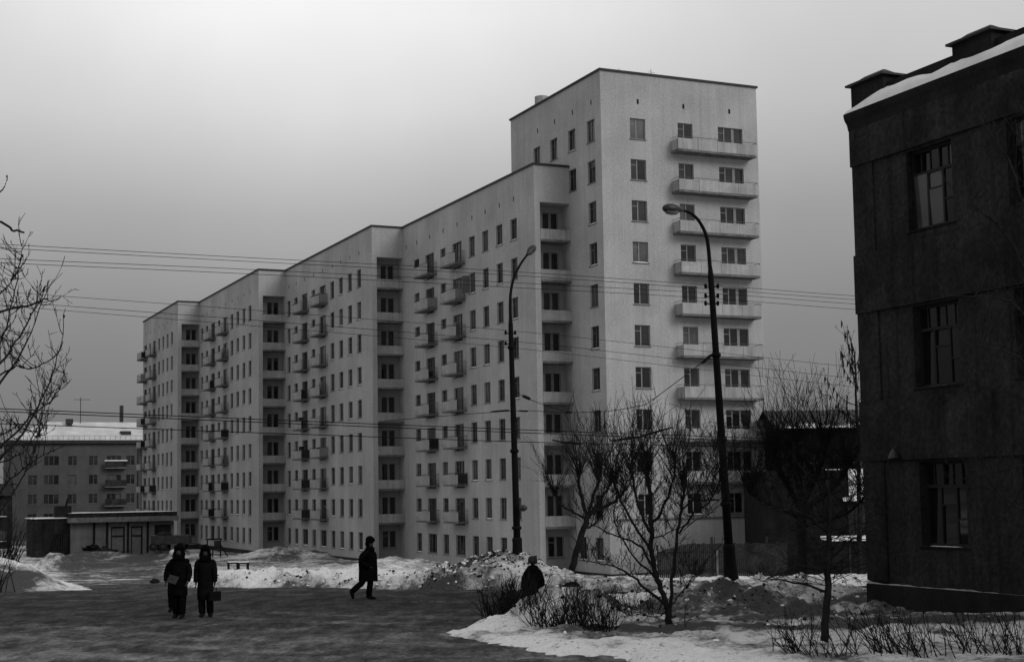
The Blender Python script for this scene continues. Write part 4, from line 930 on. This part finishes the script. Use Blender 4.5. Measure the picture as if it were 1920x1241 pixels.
for pts, r0, r1 in LB:
    dy = tr.uniform(-1.2, 1.2); n = len(pts) - 1; Q = limb(tk, [P3(x, y, Y + dy * i / n) for i, (x, y) in enumerate(pts)], r0 * .72, r1 * .72, 6)
    for q in Q[len(Q)//3:]:
        if (q.x < at(100, 700, 24).x or tr.random() < .3) and q.z < at(0, 470, 24).z: sprout(cw, q, (tr.uniform(-.8, .5), tr.uniform(-.6, .6), tr.uniform(-.1, .9)), tr.uniform(.25, .7), .009, .35, .10, 3, 6)
        if tr.random() < .25: cw.ball(q + rv(.02), .015, .015, .03, 5, 4)
finish(T, tk, cw)

# shrubs
def shrub(label, spots, n, h0, h1, lean=(0, 0, 1), spread=.25, r=.011, group='bare shrubs in the snow', kids=2):
    c = Vector((sum(s[0] for s in spots) / len(spots), sum(s[1] for s in spots) / len(spots), 0)); c.z = ground_z(c.x, c.y)
    mb = MB()
    for k in range(n):
        x, y, sp = tr.choice(spots); x += tr.gauss(0, sp); y += tr.gauss(0, sp * .6); z = ground_z(x, y) - .08
        d = Vector(lean) + Vector((tr.gauss(0, spread), tr.gauss(0, spread), 0)); sprout(mb, Vector((x, y, z)) - c, d, tr.uniform(h0, h1), r * tr.uniform(.7, 1.2), .12, .09, kids, 6, 4, .005)
    o = mb.build('shrub', m_twig); o.location = c; tag(o, label, 'shrub', group)
def gp(px, py, z=.12): r = ray(px, py); s = (z - Z0) / r.z; return (r.x * s, r.y * s)
shrub('wide dark clump of bare shrub stems in the middle of the island', [(*gp(970, 1160), .15), (*gp(995, 1170), .16), (*gp(1020, 1176), .17), (*gp(1045, 1180), .17), (*gp(1070, 1184), .16), (*gp(1092, 1187), .14)], 190, .45, 1.0, spread=.38, kids=2)
shrub('smaller bare shrub at the right end of the island clump', [(*gp(1115, 1190), .12), (*gp(1132, 1188), .12)], 50, .45, .95, spread=.38, kids=2)
shrub('thin bare shrub at the left tip of the island clump', [(*gp(918, 1155), .12), (*gp(938, 1152), .12)], 44, .45, .95, (-.15, 0, 1), .38, kids=2)
shrub('bare shrub between the tips of the island clump', [(*gp(955, 1156), .14)], 40, .45, .85, kids=3)
shrub('bare shrub twigs under the slim tree at the bottom right', [(*gp(1500, 1236), .15), (*gp(1580, 1238), .2)], 44, .4, .9, (-.2, 0, .9), .4, .010)
shrub('long leaning shrub stems at the foot of the dark house', [(*gp(1660, 1236), .2), (*gp(1740, 1238), .25), (*gp(1700, 1230), .2)], 60, .5, 1.0, (-.35, 0, .9), .35, .011)
shrub('bare shrub stems in the bottom right corner', [(*gp(1830, 1238), .25), (*gp(1900, 1236), .2)], 50, .5, 1.0, (-.25, 0, .9), .35, .011)
shrub('dark low bush beside the snow heap at the left edge', [(*gp(-20, 1100), .35), (*gp(12, 1085), .25), (*gp(-60, 1105), .4)], 110, .8, 1.9, (.15, 0, 1), .3, .017)
shrub('lone thin sapling stick right of the forked tree', [(*gp(1285, 1186), .01)], 2, .5, .6, (0, 0, 1), .03, .009, None, 1)

# ------------------------------------------------------------------ people
def skin_body(name, joints, edges, parent, material, root=0, sub=1):
    bm = bmesh.new(); sk = bm.verts.layers.skin.verify(); vs_ = []
    for i, (p, r) in enumerate(joints):
        v = bm.verts.new(p); v[sk].radius = (r, r); v[sk].use_root = (i == root); vs_.append(v)
    for a, b in edges: bm.edges.new((vs_[a], vs_[b]))
    me = bpy.data.meshes.new(name); bm.to_mesh(me); bm.free()
    o = place(name, me, material, parent); m = o.modifiers.new('skin', 'SKIN'); m.use_smooth_shade = True
    s = o.modifiers.new('sub', 'SUBSURF'); s.levels = sub; s.render_levels = sub; return o
def person(label, X, Y, rz, H, legs, arms, coat, hat, coat_m=None, group=None, lean=0.0, hatmat=None, coat_w=.82, on_street=False):
    """local: y = facing, x = right hand side, z up; H = body height without hat"""
    z = ground_z(X, Y) if Y > 0 else 0
    t, _ = snow_layers(np.array([X]), np.array([Y])); z = float(base_h(np.array([X]), np.array([Y]))[0]) + (0 if on_street else max(float(t[0]), .0))
    root = empty('person', (X, Y, z), rz); tag(root, label, 'person', group); k = H / 1.75
    sc = lambda p: (p[0] * k, p[1] * k + lean * p[2] * k, p[2] * k)
    J = []; E = []
    def j(p, r): J.append((sc(p), r * k)); return len(J) - 1
    pel = j((0, 0, .95), .13); sp1 = j((0, .0, 1.15), .13); ch = j((0, 0, 1.33), .11); nk = j((0, .015, 1.48), .055); hd0 = j((0, .035, 1.56), .07); hd1 = j((0, .03, 1.645), .092); hd2 = j((0, .02, 1.715), .075)
    E += [(pel, sp1), (sp1, ch), (ch, nk), (nk, hd0), (hd0, hd1), (hd1, hd2)]
    ns = j((0, .128, 1.625), .014); E.append((hd1, ns))
    for s, (hip, knee, ank, toe) in zip((-1, 1), legs):
        a = j((s * .09, hip[0], .90), .095); b = j((s * .10 + knee[2] * s, knee[0], knee[1]), .068); c = j((s * .10 + ank[2] * s, ank[0], ank[1]), .045); d = j((s * .115 + ank[2] * s, toe[0], toe[1]), .042)
        E += [(pel, a), (a, b), (b, c), (c, d)]
    for s, (el, wr, hand) in zip((-1, 1), arms):
        a = j((s * .17, 0, 1.36), .045); b = j((s * el[0], el[1], el[2]), .042); c = j((s * wr[0], wr[1], wr[2]), .034); E += [(ch, a), (a, b), (b, c)]
        w = Vector((s * wr[0], wr[1], wr[2])); d = Vector((s * hand[0], hand[1], hand[2])).normalized(); side = Vector((0, 1, 0)) if abs(d.y) < .7 else Vector((1, 0, 0))
        side = (side - d * side.dot(d)).normalized(); palm = w + d * .065; pi_ = j(tuple(palm), .030); E.append((c, pi_))
        nrm = d.cross(side)
        for q, ln in ((-.03, .065), (-.01, .08), (.01, .078), (.03, .06)):
            f1 = j(tuple(palm + d * .03 + side * q), .010); f2 = j(tuple(palm + d * (.03 + ln * .5) + side * q * 1.1 + nrm * .012), .009); f3 = j(tuple(palm + d * (.03 + ln * .85) + side * q * 1.1 + nrm * .035), .008); E += [(pi_, f1), (f1, f2), (f2, f3)]
        t1 = j(tuple(palm - d * .03 + side * .045), .011); t2 = j(tuple(palm + d * .01 + side * .065 + nrm * .015), .009); E += [(pi_, t1), (t1, t2)]
    skin_body('body', J, E, root, m_skin)
    cm = coat_m or m_cloth
    # coat with sleeves
    b = MB(); rings = []
    for x, y, zz, rx, ry in coat: q = sc((x, y, zz)); rings.append((q[0], q[1], q[2], rx * k * coat_w, ry * k))
    b.loft(rings, 18)
    for s, (el, wr, hand) in zip((-1, 1), arms):
        pts = [Vector(sc((s * .15, 0, 1.41))), Vector(sc((s * .20, 0, 1.37))), Vector(sc((s * el[0], el[1], el[2]))), Vector(sc((s * wr[0], wr[1], wr[2])))]
        b.tube(curve(pts, 4), [.070 * k] * 5 + [.072 * k] * 4 + [.066 * k] * 3 + [.058 * k], 10)
    for i, v in enumerate(b.v): b.v[i] = (v[0] + rnd.uniform(-.006, .006), v[1] + rnd.uniform(-.006, .006), v[2])
    b.build('coat', cm, root, True)
    cl = MB(); q = sc((0, .02, 1.47)); cl.loft([(q[0], q[1], q[2] - .07, .15, .13), (q[0], q[1] + .01, q[2] + .01, .15, .135), (q[0], q[1] + .01, q[2] + .07, .115, .11), (q[0], q[1], q[2] + .09, .08, .08)], 14); cl.build('collar', m_fur if hat != 'knit' else cm, root, True)
    for s, (hip, knee, ank, toe) in zip((-1, 1), legs):
        h_, kn, an, to = [Vector(sc(p)) for p in ((s * .09, hip[0], .90), (s * .10 + knee[2] * s, knee[0], knee[1]), (s * .10 + ank[2] * s, ank[0], ank[1]), (s * .115 + ank[2] * s, toe[0], toe[1]))]
        tm = MB(); an2 = an.lerp(kn, .10); tm.tube(curve([h_, h_.lerp(kn, .5), kn, kn.lerp(an2, .5), an2], 3), [x * k for x in (.115, .11, .108, .104, .10, .096, .092, .09, .09, .09, .09, .088, .086)], 10); tm.build('trouser_leg', cm, root, True)
        bt = MB(); f = (to - an); f = f.normalized(); hl = an - f * .07 * k
        bt.tube([hl, an, an.lerp(to, .6), to + f * .05 * k], [.06 * k, .07 * k, .058 * k, .035 * k], 10); bt.tube([an.lerp(kn, .18), an], [.075 * k, .065 * k], 10); bt.build('boot', m_leather, root, True)
    hc = Vector(sc((0, .02, 1.68))); hm = MB()
    if hat in ('ushanka_up', 'ushanka_down'):
        hm.ball((hc.x, hc.y, hc.z + .06), .128, .138, .125, 16, 10)
        hm.ball((hc.x, hc.y + .105, hc.z + .055), .10, .05, .065, 12, 8)
        for s in (-1, 1):
            if hat == 'ushanka_up':
                if s > 0: hm.ball((hc.x, hc.y - .06, hc.z - .05), .11, .09, .12, 12, 8)
                hm.ball((hc.x + s * .115, hc.y - .01, hc.z + .07), .05, .10, .085, 10, 8)
            else: hm.ball((hc.x + s * .105, hc.y, hc.z - .03), .055, .095, .14, 10, 8); hm.ball((hc.x + s * .13, hc.y + .03, hc.z - .14), .06, .08, .09, 10, 8)
    elif hat == 'fur_round':
        hm.loft([(hc.x, hc.y, hc.z - .03, .12, .13), (hc.x, hc.y, hc.z + .02, .15, .155), (hc.x, hc.y, hc.z + .09, .15, .15), (hc.x, hc.y, hc.z + .14, .11, .11), (hc.x, hc.y, hc.z + .16, .04, .04)], 16)
    else:
        hm.loft([(hc.x, hc.y, hc.z - .05, .108, .122), (hc.x, hc.y, hc.z + .0, .122, .13), (hc.x, hc.y, hc.z + .07, .115, .122), (hc.x, hc.y, hc.z + .12, .085, .09), (hc.x, hc.y, hc.z + .14, .03, .03)], 16)
    for i, v in enumerate(hm.v): hm.v[i] = (v[0] + rnd.uniform(-.006, .006), v[1] + rnd.uniform(-.006, .006), v[2] + rnd.uniform(-.006, .006))
    hz_ = .82 if hat == 'ushanka_down' else .92; hm.v = [(hc.x + (v[0] - hc.x) * hz_, hc.y + (v[1] - hc.y) * hz_, hc.z + .01 + (v[2] - hc.z) * hz_) for v in hm.v]
    hm.build('hat', hatmat or (m_fur if hat != 'knit' else m_knit), root, True)
    for s in (-1, 1):
        ey = MB(); q = sc((s * .034, .117, 1.655)); ey.ball(q, .013, .008, .008, 8, 6); ey.build('eye', m_dark, root, True)
    mo = MB(); q = sc((0, .112, 1.572)); mo.ball(q, .026, .008, .007, 8, 6); mo.build('mouth', m_leather, root, True)
    return root
LONG = [(0, 0, .45, .24, .19), (0, 0, .47, .255, .20), (0, 0, .62, .25, .195), (0, 0, .80, .245, .19), (0, 0, .98, .225, .175), (0, 0, 1.15, .215, .165), (0, 0, 1.30, .23, .17), (0, 0, 1.38, .222, .155), (0, 0, 1.43, .18, .13), (0, .01, 1.48, .13, .12), (0, .015, 1.52, .09, .09)]
HIPL = [(0, 0, .56, .23, .18), (0, 0, .58, .245, .19), (0, 0, .70, .25, .195), (0, 0, .85, .245, .185), (0, 0, 1.0, .23, .175), (0, 0, 1.15, .225, .17), (0, 0, 1.30, .235, .17), (0, 0, 1.38, .225, .155), (0, 0, 1.43, .18, .13), (0, .01, 1.48, .13, .12), (0, .015, 1.52, .09, .09)]
stand = [((0,), (.03, .50, 0), (.0, .09, -.01), (.13, .035)), ((0,), (.0, .50, .01), (-.03, .09, .0), (.10, .035))]
p1 = at(336, 1155, 36.2); p2 = at(385, 1152, 36.4)
A1 = person('person in dark coat and fur hat holding a folder, left of the pair', p1.x, p1.y, math.pi - .05, 1.72, [((0,), (.05, .50, 0), (.03, .09, -.02), (.17, .035)), ((0,), (-.02, .49, .0), (-.10, .10, .0), (.03, .035))],
            [((.255, -.02, 1.13), (.24, .10, .92), (-.1, .5, -.8)), ((.25, -.02, 1.12), (.17, .17, 1.02), (-.7, .5, .0))], HIPL, 'ushanka_down', m_cloth)
A2 = person('person in long dark coat and earflap hat carrying a briefcase', p2.x, p2.y, math.pi + .08, 1.68, [((0,), (.02, .50, .01), (-.06, .09, .02), (.07, .035)), ((0,), (.05, .50, -.01), (.06, .09, -.03), (.19, .035))],
            [((.235, -.01, 1.13), (.24, .03, .90), (.0, .1, -1)), ((.235, -.01, 1.13), (.235, .02, .90), (.0, .1, -1))], LONG, 'ushanka_down', m_cloth2)
p3 = at(327, 1150, 38.6)
person('person in white fur hat half hidden behind the pair', p3.x, p3.y, math.pi, 1.50, stand, [((.26, -.01, 1.13), (.25, .05, .92), (0, .1, -1)), ((.26, -.01, 1.13), (.25, .05, .92), (0, .1, -1))], LONG, 'fur_round', m_cloth, None, 0, m_furw)
p4 = at(688, 1140, 42.0)
person('person in black coat and fur hat striding right across the road', p4.x, p4.y, -math.pi/2 - .12, 1.68,
       [((.02,), (.06, .52, 0), (.03, .10, -.01), (.19, .04)), ((-.04,), (-.14, .52, .0), (-.44, .25, -.01), (-.40, .09))],
       [((.29, -.14, 1.13), (.17, .10, .98), (-.5, .4, -.6)), ((.29, -.16, 1.13), (.17, .08, .97), (-.5, .4, -.6))], [(0, .02, .54, .24, .275), (0, .02, .56, .25, .29), (0, .01, .70, .25, .285), (0, 0, .85, .24, .28), (0, -.01, 1.0, .235, .275), (0, -.02, 1.15, .235, .275), (0, -.02, 1.28, .235, .265), (0, -.01, 1.37, .222, .225), (0, 0, 1.43, .18, .15), (0, .01, 1.48, .13, .125), (0, .015, 1.52, .09, .09)], 'ushanka_up', m_cloth, None, .05)
p5 = at(1001, 1180, 34.2)
person('stooped person in dark coat and knitted hat seen from behind the shrubs', p5.x, p5.y, .05, 1.36, stand,
       [((.29, -.02, 1.12), (.27, .06, .90), (0, .1, -1)), ((.28, -.02, 1.12), (.27, .04, .88), (0, .1, -1))], LONG, 'knit', m_cloth2, None, .02, None, 1.16, True)
def held(name, label, cat, mb, m, world, rz=0):
    o = mb.build(name, m); o.location = world; o.rotation_euler = (0, 0, rz); tag(o, label, cat); return o
b = MB(); b.box(-.16, .16, -.05, .05, -.23, 0); b.tube([(-.07, 0, 0), (-.06, 0, .06), (.06, 0, .06), (.07, 0, 0)], .012, 6)
held('briefcase', 'black briefcase hanging from the hand of the right-hand walker', 'bag', b, m_leather, at(402, 1108, 36.2), .8)
b = MB(); b.box(-.012, .012, -.13, .13, -.10, .10)
f = held('folder', 'dull folder held under the arm of the left-hand walker', 'folder', b, m_paper, at(324, 1086, 35.95), 1.35); f.rotation_euler = (0.25, .5, 1.35)

# ------------------------------------------------------------------ small things by the blocks
def trailer():
    Y = 140; p = at(318, 1044, Y); z = ground_z(p.x, p.y); root = empty('trailer', (p.x, p.y, z), .05); tag(root, 'dark box trailer parked by the shed, behind the walkers', 'trailer')
    MB().box(-1.6, 1.9, -.9, .9, .62, 1.45).build('body', m_truck, root)
    b = MB()
    for i in range(8): b.box(-1.55 + i * .44, -1.47 + i * .44, -.94, -.9, .62, 1.45)
    b.build('side_ribs', m_truck, root)
    l = MB(); l.loft([(-.5, 0, 1.44, .75, .75), (-.5, 0, 1.62, .68, .68), (-.5, 0, 1.74, .4, .4)], 16); l.build('tarpaulin_load', m_kdark, root, True)
    wm = MB(); wm.tube([(0, -.12, 0), (0, -.10, 0), (0, .10, 0), (0, .12, 0)], [.34, .40, .40, .34], 16); wme = wm.mesh('wheel', True); wme.materials.append(m_tyre)
    hb = MB(); hb.tube([(0, -.13, 0), (0, .13, 0)], .14, 10); hbm = hb.mesh('hub', True); hbm.materials.append(m_truck)
    for x in (-1.35, -.45, 1.2):
        for y in (-.85, .85): place('hub', hbm, None, place('wheel', wme, None, root, (x, y, .40)))
    MB().tube([(1.9, 0, .7), (2.9, 0, .55)], .06, 6).build('drawbar', m_truck, root)
trailer()
def frame_stand():
    p = at(401, 1040, 138); z = ground_z(p.x, p.y); root = empty('timber_stand', (p.x, p.y, z), .2); tag(root, 'rickety timber frame stand beside the third block', 'stand')
    for x in (-.6, .6):
        for y in (-.4, .4): MB().box(x - .06, x + .06, y - .06, y + .06, -.1, 1.75).build('leg', m_oldwood, root)
    MB().box(-.75, .75, -.5, .5, 1.66, 1.78).build('top', m_oldwood, root)
    MB().box(-.6, .6, -.47, -.41, .85, .97).build('crossbar', m_oldwood, root); MB().box(.02, .56, -.45, -.42, .98, 1.6).build('board', m_board, root)
    MB().tube([(.55, -.4, 1.3), (1.35, -.5, -.05)], .06, 5).build('brace', m_oldwood, root); MB().tube([(-.1, -.42, .9), (-.1, -.42, -.05)], .06, 5).build('prop', m_oldwood, root)
frame_stand()
for i, (px, lab) in enumerate(((437, 'left one of two low trestle tables in the snow'), (456, 'right one of two low trestle tables in the snow'))):
    p = at(px, 1053, 112); z = ground_z(p.x, p.y); r = empty('trestle_table', (p.x, p.y, z), .25); tag(r, lab, 'table', 'trestle tables by the blocks')
    MB().box(-.46, .46, -.5, .5, .42, .52).build('table_top', m_oldwood, r)
    for x in (-.34, .34): MB().box(x - .07, x + .07, -.4, .4, -.1, .42).build('trestle', m_oldwood, r)
    MB().box(-.4, .4, -.44, .44, .522, .57).build('snow_cover', m_snowcap, r)
for i, (px, py, Y, r, lab) in enumerate(((592, 1062, 62, .22, 'dark clod of earth on the snow between the walkers'), (290, 1056, 70, .16, 'small dark lump on the snow behind the pair'), (985, 1046, 50.0, .35, 'dark plank end lying on top of the dirty heap'), (940, 1050, 48.5, .3, 'dark frozen clod on the left flank of the dirty heap'), (1070, 1098, 44.6, .2, 'dark clod at the kerb right of the stooped person'))):
    p = at(px, py, Y); z = ground_z(p.x, p.y); b = MB(); b.ball((0, 0, .08), r * 1.5, r, r * .7, 9, 6)
    b.v = [(v[0] + rnd.uniform(-.3, .3) * r, v[1] + rnd.uniform(-.3, .3) * r, v[2] + rnd.uniform(-.2, .4) * r) for v in b.v]
    o = b.build('earth_clod', m_kdark); o.location = (p.x, p.y, z); tag(o, lab, 'clod')

# loose shovelled lumps on the banks
def chunks(name, label, n, m, spots, r0, r1):
    cr_ = random.Random(len(label)); V_, F_ = [], []
    ico = [(-.53, 0, .85), (.53, 0, .85), (-.53, 0, -.85), (.53, 0, -.85), (0, .85, .53), (0, .85, -.53), (0, -.85, .53), (0, -.85, -.53), (.85, .53, 0), (-.85, .53, 0), (.85, -.53, 0), (-.85, -.53, 0)]
    tri = [(0, 1, 4), (0, 4, 9), (9, 4, 5), (4, 8, 5), (4, 1, 8), (8, 1, 10), (8, 10, 3), (5, 8, 3), (5, 3, 2), (2, 3, 7), (7, 3, 10), (7, 10, 6), (7, 6, 11), (11, 6, 0), (0, 6, 1), (6, 10, 1), (9, 11, 0), (9, 2, 11), (9, 5, 2), (7, 11, 2)]
    P_ = []
    for k in range(n):
        x, y, sx, sy = cr_.choice(spots); P_.append((cr_.gauss(x, sx), cr_.gauss(y, sy)))
    A_ = np.array(P_); t_, _ = snow_layers(A_[:, 0], A_[:, 1]); z_ = base_h(A_[:, 0], A_[:, 1]) + np.maximum(t_, 0)
    for (x, y), z, tt_ in zip(P_, z_, t_):
        if tt_ < .05: continue
        r = r0 + (r1 - r0) * cr_.random() ** 2.2; b_ = len(V_)
        sx, sy, sz = (cr_.uniform(.6, 1.5) for _ in range(3))
        for a in ico: V_.append((x + a[0] * r * sx + cr_.uniform(-.3, .3) * r, y + a[1] * r * sy + cr_.uniform(-.3, .3) * r, z + r * .1 + a[2] * r * sz * .7 + cr_.uniform(-.25, .25) * r))
        F_.extend([(b_ + i, b_ + j, b_ + k2) for i, j, k2 in tri])
    me = bpy.data.meshes.new(name); me.from_pydata(V_, [], F_); me.update(); o = place(name, me, m); o['kind'] = 'stuff'; o['label'] = label; o['category'] = 'snow lumps' if m is m_snowcap else 'dirt clods'
bank = [(x, float(np.interp(x, FX, FY)) + .9, 1.0, .8) for x in np.arange(-10.5, 11, 1.0)]
heap = [(-.9, 48, 1.1, .8), (.4, 47.4, .9, .7), (-1.8, 47.4, .8, .6)]
isl_ = [(4.9, 35.6, 1.3, 1.2), (7.2, 37, 1.5, 1.2), (2.4, 36.6, 1, .8), (1.2, 33, .9, .6), (5, 31, 2.5, 2)]
chunks('snow_lumps', 'loose broken snow lumps strewn along the banks', 1800, m_snowcap, bank * 2 + heap * 4 + isl_ * 2, .012, .065)
chunks('dirt_clods', 'dark frozen dirt clods strewn over the snow banks', 2200, m_kdark, bank + heap * 7 + isl_ * 4, .010, .055)
# things stored on balconies
ORD = ['', 'ground', 'second', 'third', 'fourth', 'fifth', 'sixth', 'seventh', 'eighth', 'ninth']
for (u0_, v0_, which) in ((89.92, 42.82, 'block beside the tower'), (115.99, 40.08, 'second block from the tower'), (142.48, 37.35, 'third block from the tower')):
    for y0, side_ in ((12.4, 'right'), (18.24, 'left')):
        for st in rnd.sample(range(2, 10), 3):
            w_ = rnd.uniform(.3, .9); h_ = rnd.uniform(.5, 1.25); dark_ = rnd.random() < .6
            o = MB().box(-.3, .0, 0, w_, 0, h_).build('stored_box', m_oldwood if dark_ else m_sill); o.location = wp(u0_ + y0 + rnd.uniform(.15, 1.6), v0_ - rnd.uniform(.06, .38), slab(st) + .22 + .135); o.rotation_euler = (0, 0, GRID)
            tag(o, ('dark' if dark_ else 'grey') + ' box on the ' + side_ + ' ' + ORD[st] + '-floor balcony, ' + which, 'box', 'boxes stored on the balconies')
